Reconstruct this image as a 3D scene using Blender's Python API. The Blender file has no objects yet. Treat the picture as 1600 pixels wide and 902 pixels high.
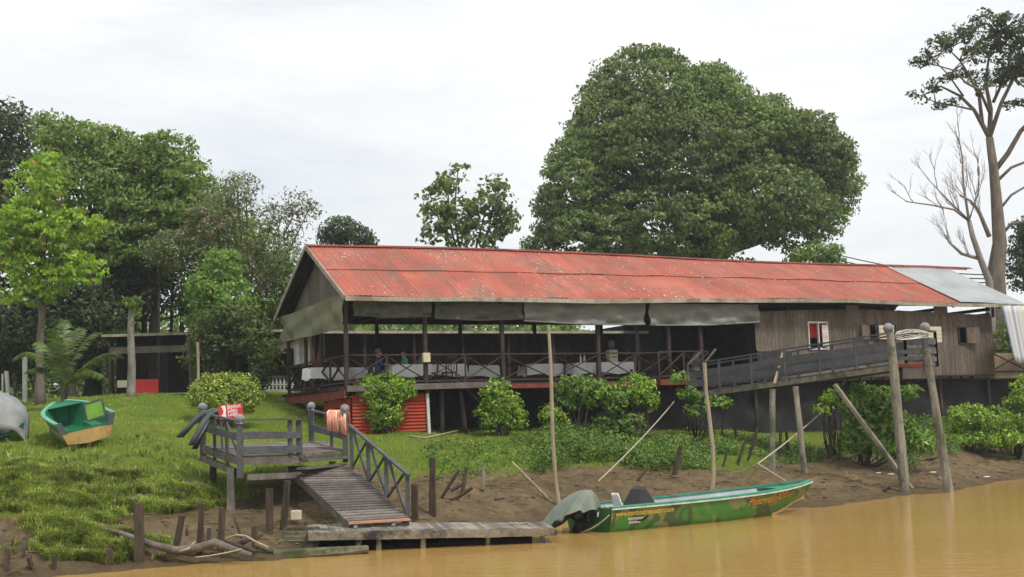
import bpy, bmesh, math, random
import numpy as np
from mathutils import Vector, Matrix, noise as mnoise
random.seed(7); rng = np.random.default_rng(7)
R = math.radians
scene = bpy.context.scene

# ------------------------------------------------------------ camera
H = 2.5
PITCH, ROLL, F = R(6.05), R(-1.9), 2000.0
cd = bpy.data.cameras.new('camera'); cam = bpy.data.objects.new('camera', cd)
scene.collection.objects.link(cam); scene.camera = cam
cd.lens = 45.0; cd.sensor_width = 36.0; cd.clip_start = 0.5; cd.clip_end = 3000
RM = Matrix.Rotation(math.pi/2 + PITCH, 3, 'X') @ Matrix.Rotation(ROLL, 3, 'Z')
cam.location = (0, 0, H); cam.rotation_euler = RM.to_euler()

# ------------------------------------------------------------ sky, sun, exposure
SUN_EL, SUN_AZ = R(58), R(135)        # azimuth clockwise from +Y
w = bpy.data.worlds.new('World'); scene.world = w; w.use_nodes = True
nt = w.node_tree; nt.nodes.clear()
wo = nt.nodes.new('ShaderNodeOutputWorld'); bg = nt.nodes.new('ShaderNodeBackground')
sky = nt.nodes.new('ShaderNodeTexSky'); sky.sky_type = 'NISHITA'; sky.sun_disc = False
sky.sun_elevation = SUN_EL; sky.sun_rotation = SUN_AZ; sky.air_density = 1.0; sky.dust_density = 2.0
tc = nt.nodes.new('ShaderNodeTexCoord'); mp = nt.nodes.new('ShaderNodeMapping')
mp.inputs['Rotation'].default_value = (0, 0, R(25)); mp.inputs['Scale'].default_value = (1.1, 2.2, 5.0)
no = nt.nodes.new('ShaderNodeTexNoise'); no.inputs['Scale'].default_value = 1.7
no.inputs['Detail'].default_value = 9; no.inputs['Roughness'].default_value = 0.62
no.inputs['Distortion'].default_value = 0.6
cr = nt.nodes.new('ShaderNodeValToRGB')
cr.color_ramp.elements[0].position = 0.28; cr.color_ramp.elements[0].color = (0.75, 0.75, 0.75, 1)
cr.color_ramp.elements[1].position = 0.52; cr.color_ramp.elements[1].color = (1, 1, 1, 1)
no2 = nt.nodes.new('ShaderNodeTexNoise'); no2.inputs['Scale'].default_value = 3.1
no2.inputs['Detail'].default_value = 8; no2.inputs['Roughness'].default_value = 0.6
cr2 = nt.nodes.new('ShaderNodeValToRGB')
cr2.color_ramp.elements[0].position = 0.35; cr2.color_ramp.elements[0].color = (7.3, 7.6, 7.95, 1)
cr2.color_ramp.elements[1].position = 0.65; cr2.color_ramp.elements[1].color = (8.6, 8.7, 8.6, 1)
mx = nt.nodes.new('ShaderNodeMixRGB')
L = nt.links.new
L(tc.outputs['Generated'], mp.inputs['Vector']); L(mp.outputs[0], no.inputs['Vector']); L(mp.outputs[0], no2.inputs['Vector'])
L(no.outputs['Fac'], cr.inputs[0]); L(no2.outputs['Fac'], cr2.inputs[0])
L(cr.outputs[0], mx.inputs['Fac']); L(sky.outputs[0], mx.inputs[1]); L(cr2.outputs[0], mx.inputs[2])
L(mx.outputs[0], bg.inputs['Color']); bg.inputs['Strength'].default_value = 0.108
L(bg.outputs[0], wo.inputs[0])
sd = bpy.data.lights.new('sun', 'SUN'); sun = bpy.data.objects.new('sun', sd); scene.collection.objects.link(sun)
sd.energy = 2.6; sd.angle = R(10); sd.color = (1.0, 0.95, 0.86)
sdir = Vector((math.sin(SUN_AZ)*math.cos(SUN_EL), math.cos(SUN_AZ)*math.cos(SUN_EL), math.sin(SUN_EL)))
sun.rotation_euler = sdir.to_track_quat('Z', 'Y').to_euler(); sun.location = (20, -20, 40)
scene.view_settings.view_transform = 'Standard'; scene.view_settings.look = 'None'
scene.view_settings.exposure = 0.22; scene.view_settings.gamma = 1.0
scene.view_settings.use_curve_mapping = False
scene.render.engine = 'CYCLES'
scene.cycles.max_bounces = 6; scene.cycles.transparent_max_bounces = 8

# ------------------------------------------------------------ placing helpers
def ray(px, py):
    return RM @ Vector(((px-800)/F, (451-py)/F, -1))
def P(px, py, D):
    d = ray(px, py); return Vector((0, 0, H)) + d*(D/d.y)
def hor(px): return 663 - 0.033*(px-800)

# ------------------------------------------------------------ terrain (columns of distance, height)
COL = {   # photo column: list of (distance, height)
 -700: [(20,0),(22,.4),(25,1.2),(32,2.2),(44,3.6),(54,4.2),(90,4.3)],
    0: [(23.5,0),(24.8,.38),(26.5,1.03),(29,1.69),(34,2.23),(42,3.32),(50,4.05),(90,4.2)],
  200: [(24.6,0),(26,.39),(28,.86),(30,1.35),(33,1.97),(38,2.75),(46,3.83),(52,4.2),(90,4.2)],
  400: [(25.6,0),(28,.34),(31,.73),(34,1.33),(36,1.9),(40,2.42),(46,3.33),(53,4.2),(90,4.2)],
  600: [(28.6,0),(31,.48),(33.5,.82),(36,1.33),(39,1.8),(43,2.32),(48,2.7),(56,3.85),(90,4.1)],
  740: [(30.5,0),(33,.36),(36,.7),(38,1.17),(40,1.7),(44,2.17),(50,2.5),(60,3.85),(90,4.1)],
  880: [(33.5,0),(35,.22),(37,.74),(39,1.33),(41.5,1.88),(46,2.2),(52,2.5),(62,3.8),(90,4.0)],
 1050: [(34.5,0),(36.5,.31),(39,.75),(41,1.17),(44,1.62),(48,2.0),(54,2.4),(64,3.8),(90,4.0)],
 1260: [(35,0),(38,.28),(42,.67),(46,1.19),(50,1.7),(56,2.1),(66,3.6),(90,4.0)],
 1420: [(38.6,0),(41,.19),(45,.65),(48.5,1.14),(53,1.8),(60,2.2),(70,3.6),(95,4.0)],
 1600: [(46,0),(50,.3),(54,.8),(58,1.1),(66,2.0),(75,3.5),(100,4.0)],
 2300: [(70,0),(76,.4),(84,1.4),(95,2.4),(120,4.0)],
}
CK = sorted(COL)
def colz(k, D):
    pr = COL[k]; xs = [a for a, b in pr]; zs = [b for a, b in pr]
    if D < xs[0]: return max(-1.2, (D-xs[0])*0.22)
    return float(np.interp(D, xs, zs))
def shore(px):
    return float(np.interp(px, CK, [COL[k][0][0] for k in CK]))
def hsh(x, y):
    return (math.sin(x*1.7+y*.9)+math.sin(x*3.1-y*2.3+1.3)*.6+math.sin(x*.7+y*4.1+.4)*.5+math.sin(x*7.3+y*5.9)*.25)
def gz(X, Y):
    px = 800 + F*X/max(Y, 1)
    px = min(max(px, CK[0]), CK[-1])
    i = 0
    while i < len(CK)-2 and px > CK[i+1]: i += 1
    a, b = CK[i], CK[i+1]; t = (px-a)/(b-a); t = t*t*(3-2*t)
    # keep the profiles aligned on the shoreline while blending
    sa, sb = COL[a][0][0], COL[b][0][0]; s = shore(px); s = sa*(1-t)+sb*t
    z = colz(a, Y-s+sa)*(1-t) + colz(b, Y-s+sb)*t
    rough = .035 if z < 1.4 else .02
    k_ = .09 if z < 1.2 else .035
    return z + rough*hsh(X, Y) + k_*mnoise.noise(Vector((X*1.9, Y*1.9, 0))) + k_*.7*mnoise.noise(Vector((X*4.7, Y*4.7, 3)))
def G(X, Y): return Vector((X, Y, gz(X, Y)))
def hit(px, py, dmax=80):
    d = ray(px, py); d = d/d.y; D = 15.0
    while D < dmax:
        p = Vector((0, 0, H)) + d*D
        if p.z <= max(gz(p.x, p.y), 0.0): return p
        D += .1
    return p

# ------------------------------------------------------------ object helpers
COLL = scene.collection
class MB:
    def __init__(s): s.v = []; s.f = []
    def add(s, vs, fs):
        n = len(s.v); s.v += [Vector(v) for v in vs]; s.f += [tuple(n+i for i in f) for f in fs]
    def box8(s, c):   # c: 8 corners, bottom 4 then top 4
        s.add(c, [(3,2,1,0),(4,5,6,7),(0,1,5,4),(1,2,6,5),(2,3,7,6),(3,0,4,7)])
    def box(s, c, size, ax=None):
        c = Vector(c); X, Y, Z = ax if ax else (Vector((1,0,0)), Vector((0,1,0)), Vector((0,0,1)))
        a, b, h = [k/2 for k in size]
        s.box8([c+X*i*a+Y*j*b+Z*k*h for k in (-1,1) for i, j in ((-1,-1),(1,-1),(1,1),(-1,1))])
    def beam(s, p, q, w, h=None, up=(0,0,1), jit=0):
        h = h or w; p = Vector(p); q = Vector(q); d = (q-p)
        if d.length < 1e-5: return
        d.normalize(); up = Vector(up)
        if abs(d.dot(up)) > .98: up = Vector((0,1,0))
        X = d.cross(up).normalized(); Z = X.cross(d).normalized()
        j = lambda: 1+random.uniform(-jit, jit)
        s.box8([e+X*i*w/2*j()+Z*k*h/2*j() for e, k in ((p,-1),(q,-1),(p,1),(q,1)) for i in (0,)][:0] or
               [p-X*w/2*j()-Z*h/2, q-X*w/2*j()-Z*h/2, q+X*w/2*j()-Z*h/2, p+X*w/2*j()-Z*h/2,
                p-X*w/2*j()+Z*h/2, q-X*w/2*j()+Z*h/2, q+X*w/2*j()+Z*h/2, p+X*w/2*j()+Z*h/2])
    def tube(s, pts, rad, n=8, cap=True, jit=0):
        pts = [Vector(p) for p in pts]
        if not isinstance(rad, (list, tuple)): rad = [rad]*len(pts)
        rings = []; ref = None
        for i, p in enumerate(pts):
            a = pts[max(i-1, 0)]; b = pts[min(i+1, len(pts)-1)]; d = (b-a).normalized()
            if ref is None or abs(ref.dot(d)) > .95:
                ref = Vector((0,0,1)) if abs(d.z) < .9 else Vector((1,0,0))
            X = d.cross(ref).normalized(); Y = d.cross(X).normalized(); ref = Y.cross(d) if False else ref
            rings.append([p+(X*math.cos(t)+Y*math.sin(t))*rad[i]*(1+random.uniform(-jit, jit)) for t in [2*math.pi*k/n for k in range(n)]])
        vs = [v for r in rings for v in r]; fs = []
        for i in range(len(rings)-1):
            for k in range(n):
                a = i*n+k; b = i*n+(k+1)%n; fs.append((a, b, b+n, a+n))
        if cap: fs.append(tuple(range(n))[::-1]); fs.append(tuple((len(rings)-1)*n+k for k in range(n)))
        s.add(vs, fs)
    def sphere(s, c, r, n=12, m=8, sc=(1,1,1)):
        c = Vector(c); vs = [c+Vector((0,0,-r*sc[2]))]; fs = []
        for i in range(1, m):
            a = -math.pi/2+math.pi*i/m
            for k in range(n):
                t = 2*math.pi*k/n; vs.append(c+Vector((r*sc[0]*math.cos(a)*math.cos(t), r*sc[1]*math.cos(a)*math.sin(t), r*sc[2]*math.sin(a))))
        vs.append(c+Vector((0,0,r*sc[2])))
        for k in range(n): fs.append((0, 1+(k+1)%n, 1+k))
        for i in range(m-2):
            for k in range(n):
                a = 1+i*n+k; b = 1+i*n+(k+1)%n; fs.append((a, b, b+n, a+n))
        l = len(vs)-1; o = 1+(m-2)*n
        for k in range(n): fs.append((o+k, o+(k+1)%n, l))
        s.add(vs, fs)
    def grid(s, fn, nu, nv):
        vs = [fn(i/nu, j/nv) for j in range(nv+1) for i in range(nu+1)]
        fs = [(j*(nu+1)+i, j*(nu+1)+i+1, (j+1)*(nu+1)+i+1, (j+1)*(nu+1)+i) for j in range(nv) for i in range(nu)]
        s.add(vs, fs)
    def quad(s, a, b, c, d): s.add([a, b, c, d], [(0,1,2,3)])
    def build(s, name, mat, parent=None, smooth=False, thick=0, bevel=0):
        me = bpy.data.meshes.new(name); off = parent.location if parent else Vector((0,0,0))
        if parent is not None and parent.parent is not None: off = parent.parent.location + parent.location if parent.type != 'EMPTY' else off
        me.from_pydata([tuple(v-off) for v in s.v], [], s.f)
        me.materials.append(mat)
        if smooth: me.polygons.foreach_set('use_smooth', [True]*len(me.polygons))
        o = bpy.data.objects.new(name, me); COLL.objects.link(o)
        if parent: o.parent = parent
        if thick:
            m = o.modifiers.new('solid', 'SOLIDIFY'); m.thickness = thick; m.offset = 0
        if bevel:
            m = o.modifiers.new('bevel', 'BEVEL'); m.width = bevel; m.segments = 1
        return o
def tag(o, label=None, cat=None, group=None, kind=None):
    if label: o['label'] = label
    if cat: o['category'] = cat
    if group: o['group'] = group
    if kind: o['kind'] = kind
    return o
def empty(name, loc, label, cat, group=None):
    o = bpy.data.objects.new(name, None); COLL.objects.link(o); o.location = loc
    o.empty_display_size = .2
    return tag(o, label, cat, group)
def npmesh(name, verts, faces_n, nsides, mat, parent=None):
    """verts (N,3) array; faces are consecutive groups of nsides verts"""
    me = bpy.data.meshes.new(name); N = len(verts); nf = N//nsides
    off = np.array(parent.location) if parent else np.zeros(3)
    me.vertices.add(N); me.vertices.foreach_set('co', (verts-off).astype(np.float32).ravel())
    me.loops.add(N); me.loops.foreach_set('vertex_index', np.arange(N, dtype=np.int32))
    me.polygons.add(nf); me.polygons.foreach_set('loop_start', np.arange(0, N, nsides, dtype=np.int32))
    me.polygons.foreach_set('loop_total', np.full(nf, nsides, dtype=np.int32))
    me.update(calc_edges=True); me.materials.append(mat)
    o = bpy.data.objects.new(name, me); COLL.objects.link(o)
    if parent: o.parent = parent
    return o

# ------------------------------------------------------------ materials
def newmat(name):
    m = bpy.data.materials.new(name); m.use_nodes = True
    b = m.node_tree.nodes['Principled BSDF']; return m, m.node_tree, b
def noise(nt, scale, detail=6, rough=.6, stretch=(1,1,1), coord='Object', dist=0):
    tc = nt.nodes.new('ShaderNodeTexCoord'); mp = nt.nodes.new('ShaderNodeMapping'); mp.inputs['Scale'].default_value = stretch
    n = nt.nodes.new('ShaderNodeTexNoise'); n.inputs['Scale'].default_value = scale; n.inputs['Detail'].default_value = detail
    n.inputs['Roughness'].default_value = rough; n.inputs['Distortion'].default_value = dist
    nt.links.new(tc.outputs[coord], mp.inputs[0]); nt.links.new(mp.outputs[0], n.inputs['Vector']); return n.outputs['Fac']
def ramp(nt, src, stops):
    r = nt.nodes.new('ShaderNodeValToRGB'); nt.links.new(src, r.inputs[0]); e = r.color_ramp.elements
    while len(e) < len(stops): e.new(.5)
    for el, (p, c) in zip(e, stops):
        el.position = p; el.color = (*c, 1) if len(c) == 3 else c
    return r.outputs[0]
def mixc(nt, fac, a, b, mode='MIX'):
    m = nt.nodes.new('ShaderNodeMixRGB'); m.blend_type = mode
    for k, v in ((0, fac), (1, a), (2, b)):
        if isinstance(v, (int, float)): m.inputs[k].default_value = v
        elif isinstance(v, tuple): m.inputs[k].default_value = (*v, 1)
        else: nt.links.new(v, m.inputs[k])
    return m.outputs[0]
def bump(nt, b, src, strength=.3, dist=.02):
    bp = nt.nodes.new('ShaderNodeBump'); bp.inputs['Strength'].default_value = strength; bp.inputs['Distance'].default_value = dist
    nt.links.new(src, bp.inputs['Height']); nt.links.new(bp.outputs[0], b.inputs['Normal'])
def g3(v): return (v, v, v)
def wood(name, c1, c2, scale=3, stretch=(1,1,1), rough=.85, var=.5, stain=None):
    m, nt, b = newmat(name)
    n = noise(nt, scale, 8, .65, stretch); base = ramp(nt, n, [(.3, c1), (.7, c2)])
    geo = nt.nodes.new('ShaderNodeNewGeometry')
    base = mixc(nt, 1.0, base, ramp(nt, geo.outputs['Random Per Island'], [(0, g3(1-var)), (1, g3(1+var*.5))]), 'MULTIPLY')
    fine = noise(nt, scale*9, 4, .7, stretch)
    base = mixc(nt, .55, base, ramp(nt, fine, [(.35, g3(.45)), (.65, g3(1.25))]), 'MULTIPLY')
    if stain:
        base = mixc(nt, ramp(nt, noise(nt, 1.3, 6, .7), [(.5, g3(0)), (.62, g3(1))]), base, stain)
    nt.links.new(base, b.inputs['Base Color']); b.inputs['Roughness'].default_value = rough
    b.inputs['Specular IOR Level'].default_value = .25
    bump(nt, b, fine, .5, .02); return m
def plain(name, c, c2=None, scale=2, rough=.7, bs=.2, spec=.4):
    m, nt, b = newmat(name); c2 = c2 or tuple(k*.7 for k in c)
    n = noise(nt, scale, 7, .65)
    nt.links.new(ramp(nt, n, [(.32, c2), (.6, c)]), b.inputs['Base Color'])
    b.inputs['Roughness'].default_value = rough; b.inputs['Specular IOR Level'].default_value = spec
    bump(nt, b, noise(nt, scale*8, 4), bs, .01); return m
def leafmat(name, stops, trans=.35, rough=.5, cscale=.35, dark=.55):
    m, nt, b = newmat(name); geo = nt.nodes.new('ShaderNodeNewGeometry')
    col = ramp(nt, geo.outputs['Random Per Island'], stops)
    cl = ramp(nt, noise(nt, cscale, 4, .6), [(.35, g3(dark)), (.65, g3(1.25))])
    col = mixc(nt, 1.0, col, cl, 'MULTIPLY')
    nt.links.new(col, b.inputs['Base Color']); b.inputs['Roughness'].default_value = rough
    b.inputs['Specular IOR Level'].default_value = .35
    tr = nt.nodes.new('ShaderNodeBsdfTranslucent'); nt.links.new(mixc(nt, 1.0, col, (1.2, 1.3, .5), 'MULTIPLY'), tr.inputs['Color'])
    ms = nt.nodes.new('ShaderNodeMixShader'); ms.inputs[0].default_value = trans
    nt.links.new(b.outputs[0], ms.inputs[1]); nt.links.new(tr.outputs[0], ms.inputs[2])
    nt.links.new(ms.outputs[0], nt.nodes['Material Output'].inputs['Surface']); return m
M = {}
M['grey_wood'] = wood('grey_wood', (.07,.07,.075), (.14,.14,.15), 2.2, (1,1,1), var=.3)
M['deck_wood'] = wood('deck_wood', (.10,.085,.075), (.22,.19,.17), 2.5, var=.45)
M['brown_wood'] = wood('brown_wood', (.035,.025,.022), (.075,.052,.045), 2.5, var=.35)
M['wall_wood'] = wood('wall_wood', (.10,.08,.066), (.20,.162,.13), 1.2, (1.2,1.2,.35), var=.25)
M['gable_wood'] = wood('gable_wood', (.12,.095,.08), (.22,.18,.16), 1.5, (1.5,1.5,.4), var=.2)
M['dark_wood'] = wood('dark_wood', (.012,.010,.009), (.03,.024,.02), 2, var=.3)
M['pile_wood'] = wood('pile_wood', (.16,.145,.12), (.36,.34,.27), 2, (3,3,.6), var=.1, stain=(.10,.11,.07))
M['stump_wood'] = wood('stump_wood', (.035,.026,.02), (.12,.085,.06), 3, (3,3,.6), var=.4)
M['pale_wood'] = wood('pale_wood', (.28,.22,.15), (.5,.42,.3), 3, (3,3,.5), var=.2)
M['bark'] = wood('bark', (.09,.075,.06), (.24,.2,.165), 2.2, (2,2,.5), var=.1)
M['bark_dark'] = wood('bark_dark', (.03,.025,.02), (.09,.075,.06), 2.2, (2,2,.5), var=.1)
M['bark_blotch'] = wood('bark_blotch', (.12,.11,.09), (.36,.34,.3), 1.6, (2,2,.8), var=.1)
M['red_paint'] = wood('red_paint', (.30,.035,.02), (.52,.065,.03), 1.5, var=.15, stain=(.3,.06,.03))
M['red_beam'] = wood('red_beam', (.13,.035,.025), (.30,.07,.045), 2, var=.3)
M['dock_wood'] = wood('dock_wood', (.15,.13,.105), (.33,.30,.25), 2, var=.4, stain=(.06,.055,.05))
M['white_paint'] = wood('white_paint', (.5,.49,.44), (.72,.71,.66), 3, var=.1)
M['cream'] = plain('cream', (.62,.54,.40), (.5,.42,.3), 3)
M['net'] = plain('net', (.022,.022,.023), (.011,.011,.012), 1.5, .9, .4)
M['tarp_dark'] = plain('tarp_dark', (.105,.105,.08), (.07,.07,.055), 1.2, .7, .3)
M['tarp_light'] = plain('tarp_light', (.22,.23,.20), (.15,.155,.135), 1.0, .6, .3)
M['tarp_olive'] = plain('tarp_olive', (.20,.19,.12), (.13,.125,.08), 1.3, .7, .3)
M['cloth_white'] = plain('cloth_white', (.72,.72,.7), (.6,.6,.6), 2)
M['ball'] = plain('ball', (.26,.26,.27), (.12,.12,.13), 8)
M['roof_shade'] = wood('roof_shade', (.02,.016,.013), (.045,.035,.03), 2, var=.3)  # near-black boards, the shade beneath the roof put into the colour
M['black'] = plain('black', (.015,.015,.017), (.008,.008,.008), 3, .4)
M['white'] = plain('white', (.78,.78,.74), (.65,.65,.6), 3, .4)
M['metal_grey'] = plain('metal_grey', (.42,.45,.47), (.30,.32,.34), 1.5, .45, .2)
# ------------------------------------------------------------ building frame (used by terrain too)
U = Vector((.905, .4256, 0)); V = Vector((-.4256, .905, 0)); A0 = Vector((-5.55, 42.7, 0))
def B(u, v, z): return A0 + U*u + V*v + Vector((0, 0, z))
def uv_of(X, Y):
    d = Vector((X, Y, 0))-A0; return d.dot(U), d.dot(V)
def ux(px, py, v):      # building coordinate u on the plane v seen at photo point, with its height
    d = ray(px, py); s = (A0.dot(V)+v)/d.dot(V); p = Vector((0,0,H))+d*s
    return (p-A0).dot(U), p.z
FL = 3.95
# ------------------------------------------------------------ ground, water, grass
ZT = ([-700,0,200,380,430,560,620,800,1000,1120,1250,1330,1450,1600,2300], [.8,.75,.75,.85,1.35,1.35,1.0,1.05,1.0,.72,.9,1.7,1.12,.95,.8])
def grassy(X, Y, z):
    px = 800+F*X/Y; zt = float(np.interp(px, *ZT))
    g = (z-zt)/.25 + .5*hsh(X*.8, Y*.8)*.5
    if px < 420 and z < 2.0: g -= max(0, hsh(X*1.3+4, Y*2.2)-.35)*1.7*(1 if z < 1.5 else .5)
    u, v = uv_of(X, Y)
    if -1.2 < u < 34 and .3 < v < 12: g -= min(1, (v-.3)*1.5)*3 if u > .3 else 0
    return max(0, min(1, g))
pxs = list(range(-4200, -760, 160)) + list(range(-700, 2301, 9)) + list(range(2400, 6000, 160))
Ds = list(np.arange(12, 22, 1.0)) + list(np.arange(22, 62, .28)) + list(np.arange(62, 100, 2.0)) + [110,130,160,220,320,500,900]
vs, gm = [], []
for D in Ds:
    for px in pxs:
        X = (px-800)/F*D; z = gz(X, D); vs.append((X, D, z)); gm.append(grassy(X, D, z))
nc = len(pxs)
fs = [(j*nc+i, j*nc+i+1, (j+1)*nc+i+1, (j+1)*nc+i) for j in range(len(Ds)-1) for i in range(nc-1)]
me = bpy.data.meshes.new('ground'); me.from_pydata(vs, [], fs); me.polygons.foreach_set('use_smooth', [True]*len(fs))
at = me.attributes.new('turf', 'FLOAT', 'POINT'); at.data.foreach_set('value', gm)
m, nt, b = newmat('ground')
mud = ramp(nt, noise(nt, .8, 10, .7), [(.3, (.13,.092,.048)), (.5, (.25,.18,.095)), (.75, (.36,.27,.155))])
mud = mixc(nt, .6, mud, ramp(nt, noise(nt, 6, 6, .7, (1,.6,1)), [(.35, g3(.5)), (.6, g3(1.2))]), 'MULTIPLY')
tcz = nt.nodes.new('ShaderNodeTexCoord'); spz = nt.nodes.new('ShaderNodeSeparateXYZ'); nt.links.new(tcz.outputs['Object'], spz.inputs[0])
mud = mixc(nt, ramp(nt, spz.outputs['Z'], [(.05, g3(.55)), (.26, g3(0))]), mud, (.13,.09,.045))
grs = ramp(nt, noise(nt, .35, 9, .7), [(.32, (.32,.23,.09)), (.42, (.23,.30,.04)), (.7, (.16,.26,.03))])
grs = mixc(nt, .5, grs, ramp(nt, noise(nt, 9, 5, .7), [(.3, g3(.55)), (.7, g3(1.25))]), 'MULTIPLY')
an = nt.nodes.new('ShaderNodeAttribute'); an.attribute_name = 'turf'
ad = nt.nodes.new('ShaderNodeMath'); ad.operation = 'ADD'; nt.links.new(an.outputs['Fac'], ad.inputs[0])
nn = nt.nodes.new('ShaderNodeMath'); nn.operation = 'SUBTRACT'; nt.links.new(noise(nt, 2.2, 8, .7), nn.inputs[0]); nn.inputs[1].default_value = .5
n3 = nt.nodes.new('ShaderNodeMath'); n3.operation = 'MULTIPLY'; nt.links.new(nn.outputs[0], n3.inputs[0]); n3.inputs[1].default_value = 2.0
nt.links.new(n3.outputs[0], ad.inputs[1])
nt.links.new(mixc(nt, ramp(nt, ad.outputs[0], [(.4, g3(0)), (.6, g3(1))]), mud, grs), b.inputs['Base Color'])
b.inputs['Roughness'].default_value = .9; b.inputs['Specular IOR Level'].default_value = .15
bump(nt, b, noise(nt, 3.5, 12, .8), 1.0, .3)
me.materials.append(m)
go = bpy.data.objects.new('ground', me); COLL.objects.link(go); tag(go, kind='structure')

m, nt, b = newmat('water')
wc = ramp(nt, noise(nt, .05, 5, .6, (1,2,1)), [(.35, (.40,.24,.07)), (.65, (.46,.285,.09))])
nt.links.new(wc, b.inputs['Base Color'])
b.inputs['Roughness'].default_value = .05; b.inputs['IOR'].default_value = 1.33; b.inputs['Specular IOR Level'].default_value = .42
n1 = noise(nt, 1.6, 5, .6, (1,2.6,1), dist=.3); bump(nt, b, n1, .10, .1)
mb = MB(); mb.quad((-900,-300,0), (1200,-300,0), (1200,900,0), (-900,900,0))
wt = mb.build('water', m); tag(wt, kind='structure')

def blades(name, pts, hmin, hmax, wid, mat, lean=.5):
    n = len(pts); p = np.array(pts); a = rng.uniform(0, 2*np.pi, n); h = rng.uniform(hmin, hmax, n)
    t = np.stack([np.cos(a), np.sin(a), np.zeros(n)], 1)
    b2 = rng.uniform(0, 2*np.pi, n); ln = rng.uniform(.1, lean, n)*h
    tip = p + np.stack([np.cos(b2)*ln, np.sin(b2)*ln, h], 1); midp = p*.55+tip*.45 + np.stack([-np.cos(b2)*ln*.12, -np.sin(b2)*ln*.12, h*.12], 1)
    w = rng.uniform(.6, 1.2, n)[:,None]*wid
    v = np.stack([p-t*w, p+t*w, midp+t*w*.8, tip], 1).reshape(-1, 3)   # quad
    o = npmesh(name, v, n, 4, mat); return o
M['turf_blade'] = leafmat('turf_blade', [(0, (.17,.27,.03)), (.6, (.25,.37,.04)), (.85, (.37,.40,.065)), (1, (.50,.40,.13))], .3, .6, .9, .55)
M['bank_blade'] = leafmat('bank_blade', [(0, (.12,.20,.03)), (.45, (.24,.36,.05)), (.72, (.38,.42,.10)), (1, (.50,.38,.18))], .3, .6, 1.5, .38)
pts, lpts = [], []
for _ in range(170000):
    px = random.uniform(-60, 1640)
    t = random.random(); D = shore(px) + 32*t**1.5
    X = (px-800)/F*D; z = gz(X, D); g = grassy(X, D, z)
    if random.random() > g: continue
    if px < 430 and D < 36 and random.random() < .8: 
        if D < 31.5 or random.random() < .12: lpts.append((X, D, z-.02)); continue
    pts.append((X, D, z-.01))
tag(blades('short_grass', pts, .03, .10, .010, M['turf_blade'], .9), kind='stuff', label='short green and yellowish turf covering the lawn and upper bank', cat='grass')
for _ in range(60000):   # tufts on the lower left bank
    px = random.uniform(-60, 400); D = random.uniform(24.8, 31)
    X = (px-800)/F*D; z = gz(X, D); k = hsh(X*1.1, D*1.3)
    zt = .45 if px < 230 and k > .2 else .8
    if z > zt and k > -.5: lpts.append((X, D, z-.02))
for _ in range(9000):
    px = random.gauss(150, 40); D = random.uniform(24.6, 26.2); X = (px-800)/F*D; z = gz(X, D)
    if z > .12: lpts.append((X, D, z-.02))
def tufts(name, cents, per, h, mat):
    n = len(cents)*per; c = np.repeat(np.array(cents), per, 0); a = rng.uniform(0, 2*np.pi, n); sc = np.repeat(rng.uniform(.5, 1.3, len(cents)), per)
    out = np.stack([np.cos(a), np.sin(a), np.zeros(n)], 1); t = np.stack([-np.sin(a), np.cos(a), np.zeros(n)], 1)
    p = c + out*(rng.uniform(0, .06, n)*sc)[:, None]; L1 = h*sc*rng.uniform(.6, 1.2, n); ou = rng.uniform(.15, .75, n)
    m_ = p + out*(L1*ou*.45)[:, None] + np.array([0,0,1])*(L1*.62)[:, None]; e_ = p + out*(L1*ou*1.15)[:, None] + np.array([0,0,1])*(L1*(.95-.55*ou))[:, None]
    w_ = (rng.uniform(.6, 1.3, n)*.008)[:, None]
    v = np.stack([p-t*w_, p+t*w_, m_+t*w_, m_-t*w_, m_-t*w_, m_+t*w_, e_+t*w_*.2, e_-t*w_*.2], 1).reshape(-1, 3)
    return npmesh(name, v, n, 4, mat)
random.shuffle(lpts); lpts = [p for p in lpts if hsh(p[0]*1.6, p[1]*1.9) > -.9]
tag(tufts('long_grass', lpts[:15000], 12, .23, M['bank_blade']), kind='stuff', label='long tufty green and straw coloured grass hanging over the left bank', cat='grass')

# ------------------------------------------------------------ restaurant
RT = empty('riverside_restaurant', B(0, 0, 2.3), 'long open stilt restaurant with a rusty red sheet roof and rolled grey tarps', 'building')
W = 9.1; VE = -.6
def ze(u): return 6.92 + .13*math.exp(-((u-19)/6)**2) + .02*math.sin(u*1.9)
def zr(u): return 9.22 + .06*math.sin(u*.25) - .012*max(0, u-14)
m, nt, b = newmat('red_roof')
rc = ramp(nt, noise(nt, .45, 9, .7), [(.25, (.22,.055,.035)), (.5, (.37,.088,.052)), (.75, (.46,.16,.11))])
geo = nt.nodes.new('ShaderNodeNewGeometry')
rc = mixc(nt, 1, rc, ramp(nt, geo.outputs['Random Per Island'], [(0, g3(.86)), (1, g3(1.08))]), 'MULTIPLY')
tcn = nt.nodes.new('ShaderNodeTexCoord'); mpn = nt.nodes.new('ShaderNodeMapping')
mpn.inputs['Rotation'].default_value = (0, 0, -R(25.2)); nt.links.new(tcn.outputs['Object'], mpn.inputs[0])
mp2 = nt.nodes.new('ShaderNodeMapping'); mp2.inputs['Scale'].default_value = (2.2, .28, .28); nt.links.new(mpn.outputs[0], mp2.inputs[0])
ns = nt.nodes.new('ShaderNodeTexNoise'); ns.inputs['Scale'].default_value = 1.0; ns.inputs['Detail'].default_value = 7; ns.inputs['Roughness'].default_value = .7
nt.links.new(mp2.outputs[0], ns.inputs['Vector'])
rc = mixc(nt, ramp(nt, ns.outputs['Fac'], [(.50, g3(0)), (.66, g3(.85))]), rc, (.17,.075,.05))
rc = mixc(nt, ramp(nt, noise(nt, .8, 8, .75), [(.50, g3(0)), (.64, g3(.8))]), rc, (.20,.11,.075))
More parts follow.
